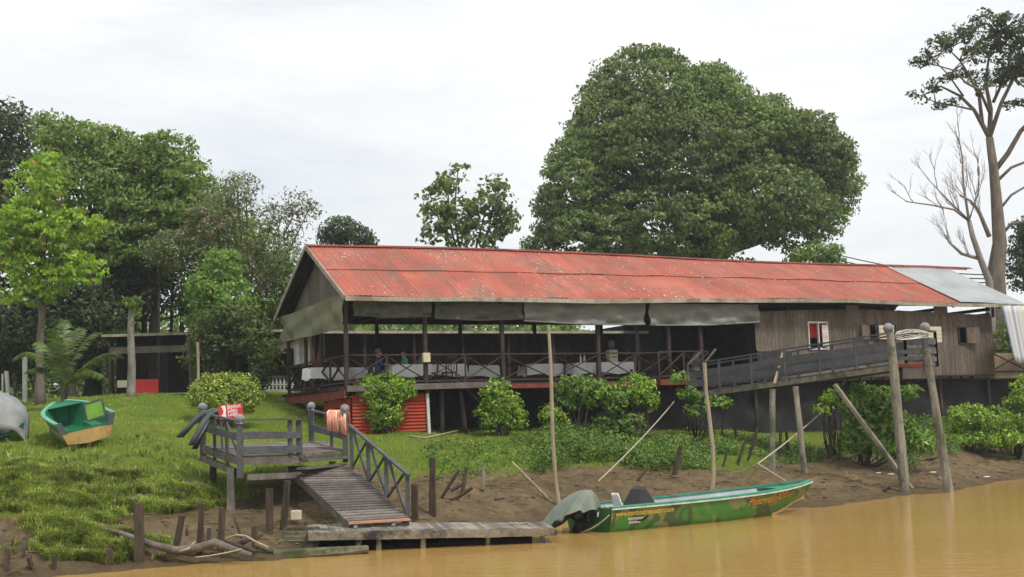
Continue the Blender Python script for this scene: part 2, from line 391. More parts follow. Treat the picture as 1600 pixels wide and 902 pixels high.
vo = nt.nodes.new('ShaderNodeTexVoronoi'); vo.inputs['Scale'].default_value = 4.5; nt.links.new(tcn.outputs['Object'], vo.inputs['Vector'])
fl = mixc(nt, 1, ramp(nt, vo.outputs['Distance'], [(.13, g3(1)), (.2, g3(0))]), ramp(nt, noise(nt, .5, 5, .7), [(.46, g3(0)), (.62, g3(1))]), 'MULTIPLY')
rc = mixc(nt, fl, rc, (.62,.55,.52))
nt.links.new(rc, b.inputs['Base Color']); b.inputs['Roughness'].default_value = .55; b.inputs['Specular IOR Level'].default_value = .3
bump(nt, b, noise(nt, 5, 6, .7), .3, .03)
M['red_roof'] = m
M['grey_roof'] = plain('grey_roof', (.36,.38,.39), (.24,.25,.26), .9, .45, .3, .4)
def slope_pt(u, t, back=False, lift=0):
    z = ze(u)*(1-t)+zr(u)*t + lift
    v = VE + (W*t/2 if not back else W - W*t/2)
    if back: z = (6.97)*(1-t)+zr(u)*t + lift
    return B(u, v, z)
def roof_sheets(u0, u1, t0, t1, mb, back=False, lift=0):
    """one course of corrugated sheets, each about 0.9 m wide with its own ribs"""
    u = u0
    while u < u1-.01:
        e = min(u+.92, u1); n = 10; l = lift + random.uniform(0, .012); ts = t0 + random.uniform(-.006, .006)
        vs = []
        for tt in (ts, (ts+t1)/2, t1):
            for k in range(n+1):
                uu = u+(e-u)*k/n; vs.append(slope_pt(uu, tt, back, l + .011*math.cos(k*math.pi) + .004*hsh(uu, tt*9)))
        fs = [(j*(n+1)+k, j*(n+1)+k+1, (j+1)*(n+1)+k+1, (j+1)*(n+1)+k) for j in (0, 1) for k in range(n)]
        mb.add(vs, fs); u = e
ur = 26.6; uend = 30.2
mb = MB(); roof_sheets(-.25, ur, .50, 1.0, mb); roof_sheets(-.25, ur, 0.0, .53, mb, lift=-.035)
roof_sheets(ur+.3, 31.2, .93, 1.01, mb, lift=.03)
rf = mb.build('front_roof', M['red_roof'], RT, thick=.012)
mb = MB(); roof_sheets(ur, uend, 0, 1.0, mb, lift=.012); mb.build('grey_roof', M['grey_roof'], RT, thick=.012)['label'] = 'unpainted grey end of the roof'
mb = MB(); roof_sheets(-.25, uend, 0, 1.0, mb, back=True); mb.build('back_roof', M['roof_shade'], RT, thick=.012)  # back sheets coloured dark so the underside looks shaded
mb = MB()
for i in range(16):
    t, t1 = i/16, (i+.97)/16
    mb.add([slope_pt(-.1, t, 0, -.09), slope_pt(ur+3, t, 0, -.09), slope_pt(ur+3, t1, 0, -.09), slope_pt(-.1, t1, 0, -.09)], [(0,1,2,3)])
mb.build('shade_lining', M['roof_shade'], RT, thick=.01)  # added boards that darken the roof underside, shade painted in
mb = MB()
for u in np.arange(-.25, 31, 1.0):
    mb.add([B(u, VE+W/2-.22, zr(u)-.05), B(u, VE+W/2, zr(u)+.045), B(u, VE+W/2+.22, zr(u)-.05), B(u+1.01, VE+W/2-.22, zr(u+1)-.05), B(u+1.01, VE+W/2, zr(u+1)+.045), B(u+1.01, VE+W/2+.22, zr(u+1)-.05)], [(0,3,4,1), (1,4,5,2)])
mb.build('ridge_cap', M['red_beam'], RT, thick=.01)
mb = MB()
us = list(np.linspace(-.25, uend, 14))
for a, c in zip(us[:-1], us[1:]): mb.beam(B(a, VE-.02, ze(a)-.10), B(c-.01, VE-.02, ze(c)-.10), .035, .15)
M['fascia'] = wood('fascia', (.30,.27,.21), (.46,.42,.33), 2, var=.2, stain=(.22,.17,.13))
mb.build('fascia', M['fascia'], RT)
mb = MB()
for s in (0, 1):
    mb.beam(B(-.27, VE+(W if s else 0), (6.97 if s else ze(0))-.08), B(-.27, VE+W/2+(.02 if s else -.02), zr(0)-.06), .04, .16)
mb.build('bargeboard', M['fascia'], RT)
# gable boards, recessed
mb = MB(); v0, v1 = .15, W-1.3; n = 26
for i in range(n):
    a = v0+(v1-v0)*i/n; c = v0+(v1-v0)*(i+1)/n-.006; ug = .32+random.uniform(-.006, .006)
    def top(v): return min(6.92+(v-VE)/(W/2)*2.30, 6.97+(W+VE-v)/(W/2)*2.25)-.06
    lo = 6.78
    if top(a) > lo+.05 or top(c) > lo+.05:
        mb.box8([B(ug, a, lo), B(ug+.02, a, lo), B(ug+.02, c, lo), B(ug, c, lo), B(ug, a, max(top(a), lo+.02)), B(ug+.02, a, max(top(a), lo+.02)), B(ug+.02, c, max(top(c), lo+.02)), B(ug, c, max(top(c), lo+.02))])
mb.build('gable_boards', M['gable_wood'], RT)
# purlins, rafters and tie beams under the roof
mb = MB()
for t in (.02, .25, .5, .75, .97):
    for bk in (0, 1): mb.beam(slope_pt(-.1, t, bk, -.1), slope_pt(uend-.1, t, bk, -.1), .06, .08)
for u in np.arange(.2, 30, 2.6):
    mb.beam(slope_pt(u, .0, 0, -.16), slope_pt(u, 1, 0, -.16), .06, .12); mb.beam(slope_pt(u, .0, 1, -.16), slope_pt(u, 1, 1, -.16), .06, .12)
    mb.beam(B(u, 0, 6.75), B(u, 7.6, 6.75), .07, .14)
mb.beam(B(0, 0, 6.82), B(29, 0, 6.95), .07, .16); mb.beam(B(0, 7.4, 6.72), B(29, 7.4, 6.72), .07, .16)
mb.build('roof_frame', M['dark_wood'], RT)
# posts
posts_px = [541, 665, 786, 935, 1046, 1097]
fu = [ux(p, 560, 0)[0] for p in posts_px]
for i, u in enumerate(fu):
    mb = MB(); mb.beam(B(u, .02, FL-.3), B(u+random.uniform(-.04, .04), .02, 6.85), .13, .13, U); mb.build('post', M['brown_wood'], RT)
for u in (-.0, 3.6, 7.2, 10.6, 13.8):
    for v in ((3.0, 7.4) if u < .1 else (7.4,)):
        mb = MB(); mb.beam(B(u, v, FL-.3), B(u, v, 6.85), .12, .12, U); mb.build('post', M['brown_wood'], RT)
# floor
mb = MB()
for i in range(62):
    v = -.12+i*.125
    mb.box8([B(-.1, v, FL-.05), B(28.7, v, FL-.05), B(28.7, v+.115, FL-.05), B(-.1, v+.115, FL-.05), B(-.1, v, FL), B(28.7, v, FL), B(28.7, v+.115, FL), B(-.1, v+.115, FL)])
mb.build('floor_deck', M['brown_wood'], RT)
mb = MB(); mb.beam(B(fu[0]-.05, -.15, FL-.10), B(fu[2]+.2, -.15, FL-.04), .04, .2)
mb.build('floor_edge', M['deck_wood'], RT)['label'] = 'grey weathered edge board of the floor'
mb = MB(); mb.beam(B(fu[2]+.2, -.15, FL-.12), B(fu[5], -.15, FL-.12), .04, .15)
a, _ = ux(1032, 590, -.45); c, _ = ux(1090, 590, -.45)
mb.box8([B(a, -.45, FL-.2), B(c, -.45, FL-.2), B(c, -.16, FL-.2), B(a, -.16, FL-.2), B(a, -.45, FL+.02), B(c, -.45, FL+.02), B(c, -.16, FL+.02), B(a, -.16, FL+.02)])
mb.build('floor_edge', M['red_beam'], RT)['label'] = 'faded red edge board of the floor'
mb = MB(); mb.beam(B(-.16, -.1, FL-.28), B(-.16, 7.4, FL-.28), .05, .26)
mb.build('side_beam', M['red_beam'], RT)
mb = MB()
for v in np.arange(.1, 7.3, .42): mb.beam(B(-.3, v, FL-.09), B(.4, v, FL-.09), .1, .09)
for u in np.arange(.5, 28, .6): mb.beam(B(u, -.12, FL-.12), B(u, 7.4, FL-.12), .05, .12)
mb.build('floor_joists', M['brown_wood'], RT)
def xrail(p, q, name='railing_panel', mat='brown_wood', ht=1.02, par=RT, lab=None):
    mb = MB(); z = Vector((0,0,1))
    mb.beam(p+z*ht, q+z*ht, .09, .05); mb.beam(p+z*.12, q+z*.12, .045, .06)
    mb.beam(p+z*.0, p+z*ht, .07, .07)
    d = (q-p).normalized(); o = d.cross(z)*.025
    mb.beam(p+z*.16+o, q+z*(ht-.04)+o, .03, .07, d.cross(z)); mb.beam(p+z*(ht-.04)-o, q+z*.16-o, .03, .07, d.cross(z))
    o = mb.build(name, M[mat], par)
    if lab: o['label'] = lab
    return o
for a, c in zip(fu[:-2], fu[1:-1]):
    k = 2 if c-a < 4.2 else 3
    for j in range(k): xrail(B(a+(c-a)*j/k, -.02, FL), B(a+(c-a)*(j+1)/k, -.02, FL))
for j in range(2): xrail(B(a0 := ux(1030, 580, -.42)[0], -.42, FL+.02) if j == 0 else B((a0+fu[5])/2, -.42, FL+.02), B((a0+fu[5])/2, -.42, FL+.02) if j == 0 else B(fu[5], -.42, FL+.02))
for j in range(4): xrail(B(-.05, 1.85*j, FL), B(-.05, 1.85*(j+1), FL))
for j in range(8): xrail(B(1.9*j, 7.45, FL), B(1.9*(j+1), 7.45, FL))
# brown plank room
ua, ub = ux(1181, 540, 0)[0], ux(1552, 540, 0)[0]
def opening(px0, py0, px1, py1):
    a, z1 = ux(px0, py0, -.02); c, z0 = ux(px1, py1, -.02); return a, c, z0, z1
wins = [opening(1262, 504, 1294, 545), opening(1357, 508, 1372, 530), opening(1392, 508, 1400, 530), opening(1497, 512, 1510, 537), opening(1183, 548, 1240, 572)]
mb = MB(); u = ua
while u < ub-.01:
    e = min(u+random.uniform(.16, .2), ub); lo = FL-.14+random.uniform(-.02, .01); hi = 6.55+.12*math.sin((u-ua)*.3)+random.uniform(-.01, .01); segs = [(lo, hi)]
    mid = (u+e)/2
    for (a, c, z0, z1) in wins:
        if a < mid < c: segs = [s for q in segs for s in ((q[0], min(q[1], z0)), (max(q[0], z1), q[1])) if s[1]-s[0] > .02]
    o = random.uniform(-.008, .008)
    for (l, h_) in segs:
        mb.box8([B(u, o, l), B(e-.008, o, l), B(e-.008, o+.025, l), B(u, o+.025, l), B(u, o, h_), B(e-.008, o, h_), B(e-.008, o+.025, h_), B(u, o+.025, h_)])
    u = e
mb.build('plank_wall', M['wall_wood'], RT)
mb = MB(); u = 0; v = 0.1
while v < 7.2:
    for uu, in ((ub,), (ua,)):
        o = random.uniform(-.006, .006)
        mb.box8([B(uu+o, v, FL-.1), B(uu+o+.025, v, FL-.1), B(uu+o+.025, v+.19, FL-.1), B(uu+o, v+.19, FL-.1), B(uu+o, v, 6.6), B(uu+o+.025, v, 6.6), B(uu+o+.025, v+.19, 6.6), B(uu+o, v+.19, 6.6)])
    v += .2
mb.box8([B(ua, 7.3, FL), B(ub, 7.3, FL), B(ub, 7.36, FL), B(ua, 7.36, FL), B(ua, 7.3, 7.3), B(ub, 7.3, 7.3), B(ub, 7.36, 7.3), B(ua, 7.36, 7.3)])
mb.box8([B(14.5, 3.4, FL), B(ua, 3.4, FL), B(ua, 3.45, FL), B(14.5, 3.45, FL), B(14.5, 3.4, 6.7), B(ua, 3.4, 6.7), B(ua, 3.45, 6.7), B(14.5, 3.45, 6.7)])
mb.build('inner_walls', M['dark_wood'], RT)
for px in (1322, 1460):
    mb = MB(); a, _ = ux(px, 480, -.03); c, _ = ux(px+20, 480, -.03)
    mb.box8([B(a, -.03, 6.5), B(c, -.03, 6.5), B(c, .03, 6.5), B(a, .03, 6.5), B(a, -.03, 6.95), B(c, -.03, 6.95), B(c, .03, 6.95), B(a, .03, 6.95)])
    mb.build('wall_patch', M['gable_wood'], RT)
for px in (1232, 1387, 1552):
    mb = MB(); a, _ = ux(px, 480, .0); mb.beam(B(a, .05, 6.4), B(a, .05, 7.0), .09, .09, U)
    mb.build('wall_stud', M['brown_wood'], RT)
# windows
def wframe(a, c, z0, z1, mat, name='window', t=.05, v=-.03):
    mb = MB()
    mb.beam(B(a, v, z0), B(a, v, z1), t, .05, U); mb.beam(B(c, v, z0), B(c, v, z1), t, .05, U)
    mb.beam(B(a, v, z0), B(c, v, z0), .05, t); mb.beam(B(a, v, z1), B(c, v, z1), .05, t); return mb
a, c, z0, z1 = wins[0]; mb = wframe(a, c, z0, z1, 'white_paint', t=.07); mb.beam(B((a+c)/2, -.04, z0), B((a+c)/2, -.04, z1), .09, .05, U)
wn = mb.build('window', M['white_paint'], RT); wn['label'] = 'white framed window with red curtains'
mb = MB(); mb.grid(lambda s, t: B(a+(c-a)*s, .12+.03*math.sin(s*40), z0+.45+(z1-z0-.45)*t), 40, 2)
M['curtain'] = plain('curtain', (.45,.02,.03), (.25,.01,.015), 2, .8); mb.build('curtain', M['curtain'], wn, True)
mb = MB()
for k in range(9): mb.box(B(c-.17, -.09, z0+.1+k*(z1-z0-.15)/9), (.28, .02, .09), (U, V, Vector((0,.0,1))))
mb.build('louvres', M['white_paint'], wn)
for (a, c, z0, z1), sp, mt in ((wins[1], -1, 'wall_wood'), (wins[2], 0, None), (wins[3], 1, 'wall_wood')):
    wn = wframe(a, c, z0, z1, 'brown_wood').build('window', M['brown_wood'], RT); wn['label'] = 'small unglazed window opening'
    if mt:
        mb = MB(); e = a if sp < 0 else c
        mb.box8([B(e, -.06, z0), B(e+sp*.55, -.22, z0), B(e+sp*.55, -.25, z0), B(e, -.09, z0), B(e, -.06, z1), B(e+sp*.55, -.22, z1), B(e+sp*.55, -.25, z1), B(e, -.09, z1)])
        mb.build('shutter', M[mt], wn)
a, c, z0, z1 = wins[4]
mb = MB()
for k in range(19):
    uu = a+(c-a)*(k+.5)/19; mb.beam(B(uu, -.01, z0-.1), B(uu, -.01, z1), .045, .03, U)
mb.beam(B(a, -.02, z1), B(c, -.02, z1), .03, .05); mb.build('lattice_vent', M['gable_wood'], RT)
# two pale open shutters seen over the jetty
for px0, px1, py0, py1 in ((1373, 1397, 508, 530), (1450, 1471, 510, 535)):
    a, zt = ux(px0, py0, -.3); c, zb = ux(px1, py1, -.3); mb = MB(); n = 4
    for k in range(n):
        l = zb+(zt-zb)*k/n; h_ = zb+(zt-zb)*(k+1)/n-.012
        mb.box8([B(a, -.30, l), B(c, -.34, l), B(c, -.31, l), B(a, -.27, l), B(a, -.30, h_), B(c, -.34, h_), B(c, -.31, h_), B(a, -.27, h_)])
    mb.build('shutter', M['cream'], RT)['label'] = 'open cream painted shutter board'
# tarps
def tarp(fa, fb, mat, lab, n=40, seed=0):
    mb = MB()
    def fn(s, t):
        p = fa[0].lerp(fa[1], t).lerp(fb[0].lerp(fb[1], t), s)
        wv = .05*math.sin(s*17+seed+t*5)+.045*math.sin(s*9-t*9+seed*2)+.03*math.sin(s*33+t*6)+.02*math.sin(s*61-t*4)
        sag = -.07*math.sin(s*math.pi)*(1-t)
        return p + nrm*wv*(1.2-t*.6) + Vector((0,0,sag))
    nrm = (fb[0]-fa[0]).cross(Vector((0,0,1))).normalized()
    mb.grid(fn, n, 8); o = mb.build('tarp', M[mat], RT, True); o['label'] = lab
    mb = MB(); mb.tube([fa[0]+Vector((0,0,-.01)), fa[0].lerp(fb[0], .5)+Vector((0,0,-.07)), fb[0]+Vector((0,0,-.01))], .03, 6); mb.build('tarp_roller', M[mat], o)
def fpt(px, py, v): u, z = ux(px, py, v); return B(u, v, z)
tarp((fpt(552,492,-.2), fpt(552,468,-.2)), (fpt(674,494,-.2), fpt(674,469,-.2)), 'tarp_dark', 'dark olive front tarp nearest the gable', seed=1)
tarp((fpt(680,497,-.2), fpt(680,470,-.2)), (fpt(816,498,-.2), fpt(816,471,-.2)), 'tarp_dark', 'dark olive front tarp, second along', seed=3)
tarp((fpt(819,501,-.25), fpt(819,472,-.25)), (fpt(1008,507,-.25), fpt(1008,472,-.25)), 'tarp_light', 'long grey green front tarp', seed=5)
tarp((fpt(1015,508,-.25), fpt(1015,474,-.25)), (fpt(1187,503,-.25), fpt(1185,476,-.25)), 'tarp_light', 'pale grey front tarp beside the plank room', seed=8)
tarp((B(-.15, 7.9, 6.0), B(-.15, 7.9, 6.95)), (B(-.15, -.05, 5.95), B(-.15, -.05, 7.05)), 'tarp_olive', 'olive tarp across the gable end', seed=2)
# netting, added dark back sheet and stilts under the floor
def netting(u0, u1, v, lo=None, hi=FL-.18, seed=0):
    mb = MB()
    def fn(s, t):
        u = u0+(u1-u0)*s; p = B(u, v, 0); g = gz(p.x, p.y)-.05 if lo is None else lo+.15*math.sin(u*1.3)
        return B(u, v+.09*math.sin(u*2.1+t*4+seed)+.05*math.sin(u*5.3-t*6), g*(1-t)+hi*t)
    mb.grid(fn, int((u1-u0)*6), 8); return mb.build('netting', M['net'], RT, True)
netting(ux(985,620,.5)[0], ub+.2, .5)
netting(3.8, 13.2, 2.6, lo=2.4, seed=2)  # added dark sheet standing in for the shade below the floor
netting(ub, 36, 1.2, seed=4)
for px, dx in ((690, 0), (727, .18), (868, 0), (952, 0), (1010, .1), (1075, 0), (1180, 0), (1330, 0), (1470, 0), (1545, 0)):
    u, _ = ux(px, 620, .4); g = B(u, .4, 0); mb = MB()
    mb.tube([B(u, .4, gz(g.x, g.y)-.3), B(u-dx, .4, FL-.15)], [.085, .075], 8, jit=.08); mb.build('stilt', M['stump_wood'], RT, True)
for u in (0.2, 3.5, 7, 10.5, 14):
    g = B(u, 6.8, 0); mb = MB(); mb.tube([B(u, 6.8, gz(g.x, g.y)-.3), B(u, 6.8, FL-.15)], .08, 8); mb.build('stilt', M['stump_wood'], RT, True)
for v, s in ((4.6, 0), (7.3, 0)):
    g = B(-.1, v, 0); mb = MB(); mb.beam(B(-.1, v, gz(g.x, g.y)-.2), B(-.1, v, FL-.3), .12); mb.build('stilt', M['grey_wood'], RT)
mb = MB(); mb.beam(fpt(727, 606, .3), fpt(762, 640, .3), .05, .09); mb.build('brace', M['stump_wood'], RT)
# extension at the right end: open verandah with x rails
mb = MB()
for i in range(24):
    v = .3+i*.2; mb.box8([B(ub+.1, v, FL-.06), B(36, v, FL-.06), B(36, v+.18, FL-.06), B(ub+.1, v+.18, FL-.06), B(ub+.1, v, FL), B(36, v, FL), B(36, v+.18, FL), B(ub+.1, v+.18, FL)])
mb.beam(B(ub+.1, .25, FL-.09), B(36, .25, FL-.09), .04, .16); mb.build('end_deck', M['pale_wood'], RT)
for j in range(3): xrail(B(ub+.15+2.1*j, .35, FL), B(ub+.15+2.1*(j+1), .35, FL))
mb = MB(); mb.box8([B(ub+.2, .9, FL), B(36, .9, FL), B(36, .93, FL), B(ub+.2, .93, FL), B(ub+.2, .9, FL+.95), B(36, .9, FL+.95), B(36, .93, FL+.95), B(ub+.2, .93, FL+.95)])
mb.build('end_panel', M['pale_wood'], RT)

# red storeroom under the verandah
RS = empty('red_storeroom', B(1.8, .9, 2.3), 'red storeroom with horizontal ribbed cladding tucked under the restaurant floor', 'shed')
us_ = ux(666, 640, .12)[0]
mb = MB(); z = 2.15; k = 0
while z < FL-.32:
    for (p, q) in ((B(.15, .12, 0), B(us_, .12, 0)),):
        n = 12; vs = [p.lerp(q, i/n)+Vector((0,0,z+dz))-V*dv for dz, dv in ((0, .035), (.06, .0), (.115, .03)) for i in range(n+1)]
        mb.add(vs, [(j*(n+1)+i, j*(n+1)+i+1, (j+1)*(n+1)+i+1, (j+1)*(n+1)+i) for j in (0, 1) for i in range(n)])
    z += .115
mb.build('cladding', M['red_paint'], RS)
mb = MB()
def wallbox(mb, p, q, z0, z1, th=.04):
    mb.beam(Vector((p.x, p.y, (z0+z1)/2)), Vector((q.x, q.y, (z0+z1)/2)), th, z1-z0)
wallbox(mb, B(.1, .2, 0), B(.1, .95, 0), 2.1, FL-.42, .08); wallbox(mb, B(.1, 1.9, 0), B(.1, 3.1, 0), 2.3, FL-.42, .08)
wallbox(mb, B(.1, .95, 0), B(.1, 1.9, 0), 3.25, FL-.42, .08)
mb.build('side_wall', M['red_paint'], RS)
mb = MB(); wallbox(mb, B(.5, 3.1, 0), B(us_, 3.1, 0), 2.3, FL-.3); wallbox(mb, B(us_, .25, 0), B(us_, 3.1, 0), 2.1, FL-.3); mb.build('back_wall', M['dark_wood'], RS)
mb = MB(); mb.beam(B(us_+.06, .06, 2.1), B(us_+.02, .06, FL-.22), .1, .1, U); mb.build('corner_post', M['white_paint'], RS)
# ------------------------------------------------------------ landing platform
F1, F2, F3, F5, F4 = P(375,713,30), P(468,710,31.2), P(541,704,33), P(508,689,35.5), P(317,695,33)
Z = Vector((0,0,1))
LP = empty('landing_platform', Vector((F1.x, F1.y, 0.6)), 'raised grey wooden landing platform with railings and ball topped posts', 'platform')
mb = MB(); n = 26
for i in range(n):   # boards run along the front edge direction
    s0, s1 = i/n, (i+.93)/n
    a, c = F1.lerp(F4, s0), F1.lerp(F4, s1); e, f = (F2.lerp(F3, min(1, s0*1.7)) if s0 < .6 else F3.lerp(F5, (s0-.6)/.4)), (F2.lerp(F3, min(1, s1*1.7)) if s1 < .6 else F3.lerp(F5, (s1-.6)/.4))
    dz = Z*random.uniform(-.004, .004)
    mb.box8([a-Z*.04+dz, e-Z*.04+dz, f-Z*.04+dz, c-Z*.04+dz, a+dz, e+dz, f+dz, c+dz])
mb.build('deck_boards', M['deck_wood'], LP)
mb = MB()
for a, c in ((F1, F2), (F1, F4), (F4, F5), (F1.lerp(F4, .5), F2.lerp(F5, .5)), (F2, F3)):
    mb.beam(a-Z*.13, c-Z*.13, .06, .15)
mb.beam(F1-Z*.42+Vector((0,.1,0)), F4-Z*.35, .08, .16); mb.beam(F1-Z*.5+Vector((.1,.2,0)), F2-Z*.5+Vector((0,.2,0)), .08, .14)
mb.build('floor_frame', M['deck_wood'], LP)
def ballpost(mb, p, h, w=.11, below=0): mb.beam(p-Z*below, p+Z*h, w, w)
def post(p, h, below=.3, w=.11, ball=False, par=LP, mat='grey_wood'):
    mb = MB(); mb.beam(p-Z*below, p+Z*h, w, w, (1,0,0), jit=.05); o = mb.build('post', M[mat], par)
    if ball:
        mb = MB(); mb.sphere(p+Z*(h+.11), .12, 14, 10); mb.beam(p+Z*(h-.02), p+Z*(h+.03), .16, .16, (1,0,0)); mb.build('ball_cap', M['ball'], o, True)
    return o
post(F1, .75, .5, .13, True); post(F2, .82, .1, .13); post(F2.lerp(F1, .16), .84, .05, .1)
post(F4, .85, .4, .13, True)
pB = P(487, 689, 35.2); pC = P(545, 729, 32.3); pC.z = P(545,729,32.3).z
post(pB, .83, .1, .14, True)
post(F3+Vector((0,-.15,0)), .95, .3, .13, True)
post(F1.lerp(F4, .33), .72, .3, .07); post(F1.lerp(F4, .66), .78, .3, .07)
post(F3.lerp(pB, .4), .75, 0, .08)
def rails(a, c, hs, mat='grey_wood', par=LP, w=.03, h=.17):
    for k in hs[:-1]:
        mb = MB(); mb.beam(a+Z*k, c+Z*k, w, h); mb.build('rail_board', M[mat], par)
    mb = MB(); mb.beam(a+Z*hs[-1], c+Z*hs[-1], .1, .04); mb.build('handrail', M[mat], par)
nf = (F2-F1).cross(Z).normalized()*.08
rails(F1+nf, F2+nf, (.13, .47, .84))
nl = -(F4-F1).cross(Z).normalized()*.06
rails(F1+nl, F4+nl, (.45, .82))
mb = MB(); mb.beam(F1.lerp(F4, .33)+Z*.7, F1.lerp(F4, .05)+Z*.05, .04, .07); mb.build('brace', M['grey_wood'], LP)
rails(pB, F3, (.35, .83))
for p, top, w in ((P(360,790,30.3), 0, .16), (P(421,822,28.2), 0, .14), (F4+Vector((.3,-.2,0)), 0, .14), (P(520,770,33.5), 0, .16)):
    g = gz(p.x, p.y); mb = MB(); t = min(1.7, 1.75); zt = 1.7 if w != .14 else (1.28 if p.x < -5.3 and p.y < 29 else 1.75)
    mb.beam(Vector((p.x, p.y, g-.3)), Vector((p.x+random.uniform(-.05,.05), p.y, zt)), w, w, (1,0,0), jit=.1); mb.build('support_post', M['pile_wood' if w == .16 else 'stump_wood'], LP)
# two steps
mb = MB()
for k in (0, 1):
    a = F2.lerp(F3, .05)+Vector((0.05,-.05-.32*k,-.17*(k+1))); c = F3+Vector((.0,-.15-.32*k,-.17*(k+1)))
    mb.beam(a, c, .3, .05)
mb.build('steps', M['deck_wood'], LP)
# ------------------------------------------------------------ gangway
T0, T1, B0_, B1_ = P(449,729,31.9), P(549,729,32.2), P(545,816,27.9), P(640,810,28.3)
GW = empty('gangway', B0_.lerp(B1_, .5), 'sloping slatted wooden gangway with one grey trussed handrail', 'gangway')
mb = MB(); n = 24
for i in range(n):
    s = i/(n-1); s1 = s+.62/n; e0, e1 = random.uniform(-.012, .012), random.uniform(-.012, .012)
    a, c = T0.lerp(B0_, s), T1.lerp(B1_, s); a2, c2 = T0.lerp(B0_, s1), T1.lerp(B1_, s1)
    d = (c-a).normalized(); a += d*e0; a2 += d*e0; c += d*e1; c2 += d*e1; dz = Z*random.uniform(0, .012)
    if i < n-1: mb.box8([a2-Z*.03+dz, c2-Z*.03+dz, c-Z*.03+dz, a-Z*.03+dz, a2+dz, c2+dz, c+dz, a+dz])
mb.build('slats', M['deck_wood'], GW)
M['salmon'] = plain('salmon', (.55,.28,.17), (.38,.18,.11), 6)
mb = MB(); mb.beam(B0_+Vector((0,-.03,-.02)), B1_+Vector((0,-.03,-.02)), .12, .05); mb.build('end_slat', M['salmon'], GW)['label'] = 'salmon coloured last slat'
mb = MB()
for s in (.03, .5, .97): mb.beam(T0.lerp(T1, s)-Z*.12, B0_.lerp(B1_, s)-Z*.1, .07, .16)
mb.build('stringers', M['deck_wood'], GW)
for s in (.1, .72):
    mb = MB(); c = B0_.lerp(B1_, s)-Z*.12; ax = (B1_-B0_).normalized(); mb.tube([c-ax*.04, c+ax*.04], .08, 12); o = mb.build('wheel', M['ball'], GW)
mb = MB(); mb.beam(B0_.lerp(B1_, .02)-Z*.14, B0_.lerp(B1_, .98)-Z*.14, .1, .1); mb.build('axle_beam', M['stump_wood'], GW)
hr0, hr1 = T1+Z*1.02+Vector((-.02,0,0)), B1_+Z*.92+Vector((0,.15,0)); fb0, fb1 = T1+Z*.03, B1_+Z*.03+Vector((0,.15,0))
mb = MB(); mb.beam(hr0, hr1, .09, .05); mb.build('handrail', M['grey_wood'], GW)
for s in (.02, .33, .64, .97):
    mb = MB(); mb.beam(fb0.lerp(fb1, s), hr0.lerp(hr1, s), .09, .09, (1,0,0)); mb.build('post', M['grey_wood'], GW)
    if s < .9:
        mb = MB(); mb.beam(fb0.lerp(fb1, s+.01), hr0.lerp(hr1, s+.3), .03, .06); mb.build('brace', M['stump_wood'], GW)
        mb = MB(); mb.beam(hr0.lerp(hr1, s+.03), fb0.lerp(fb1, s+.30), .05, .08); mb.build('brace', M['grey_wood'], GW)
# ------------------------------------------------------------ floating dock
DA, DB, DC, DD = P(482,832,26.7), P(866,825,27.3), P(852,816,28.7), P(478,817,29.9)
DK = empty('floating_dock', Vector((DA.x, DA.y, 0)), 'low weathered plank dock floating at the river edge', 'dock')
mb = MB(); n = 46
for i in range(n):
    s, s1 = i/n, (i+.94)/n; dz = Z*random.uniform(-.006, .006); ex = random.uniform(-.03, .04)
    a, c = DA.lerp(DB, s), DA.lerp(DB, s1); e, f = DD.lerp(DC, s), DD.lerp(DC, s1); d = (e-a).normalized()*ex; e += d; f += d
    mb.box8([a-Z*.04+dz, c-Z*.04+dz, f-Z*.04+dz, e-Z*.04+dz, a+dz, c+dz, f+dz, e+dz])
mb.build('planks', M['dock_wood'], DK)
M['dock_edge'] = wood('dock_edge', (.16,.14,.10), (.34,.29,.2), 2, var=.2, stain=(.04,.035,.035))
mb = MB(); n = 9; o_ = Vector((0,-.05,-.085))
for i in range(n): mb.beam(DA.lerp(DB, i/n)+o_, DA.lerp(DB, (i+.995)/n)+o_+Z*random.uniform(-.01,.01), .08, .15)
mb.build('front_beam', M['dock_edge'], DK)
mb = MB()
for a, c in ((DD, DC), (DA.lerp(DD, .5), DB.lerp(DC, .5)), (DA, DD), (DB, DC)): mb.beam(a-Z*.1, c-Z*.1, .08, .12)
mb.build('frame', M['stump_wood'], DK)
for i, s in enumerate((.05, .22, .42, .6, .8)):
    mb = MB(); c = DA.lerp(DB, s); c.z = -.02; mb.box(c+Vector((.1,1.0,0)), (.9, 1.5, .22), ((DB-DA).normalized(), Vector((0,1,0)), Z)); mb.build('float_log', M['dark_wood'], DK)
for s in (.2, .28, .46, .95):
    mb = MB(); p = DA.lerp(DB, s)+Vector((0,.03,0)); mb.beam(p-Z*.55, p-Z*.1, .1, .1, (1,0,0)); mb.build('support_post', M['dock_edge'], DK)
# little crate heap and log left of the dock
mb = MB(); MO = empty('mossy_timber_block', P(466,850,27.2), 'mossy rotten timber block left of the floating dock', 'timber')
for k in range(5):
    a = P(440+k*2, 856-k*7, 27.4+k*.15); c = P(494, 856-k*7, 26.9+k*.15); mb.beam(a, c, .2, .12, jit=.2)
M['mossy'] = wood('mossy', (.10,.095,.055), (.24,.21,.14), 4, var=.4, stain=(.05,.06,.02)); mb.build('timbers', M['mossy'], MO)
mb = MB(); mb.tube([P(428,872,25.9), P(480,868,26.0), P(530,864,26.1), P(575,858,26.3)], [.16,.17,.14,.08], 9, jit=.12)
tag(mb.build('fallen_log', M['mossy']), 'rotten brown log lying in the water in front of the dock', 'log')
mb = MB(); mb.box(P(463,812,29)+Vector((0,0,.1)), (.22,.2,.2)); 
tag(mb.build('small_box', M['cream'], bevel=.01), 'small cream box under the landing platform', 'box')

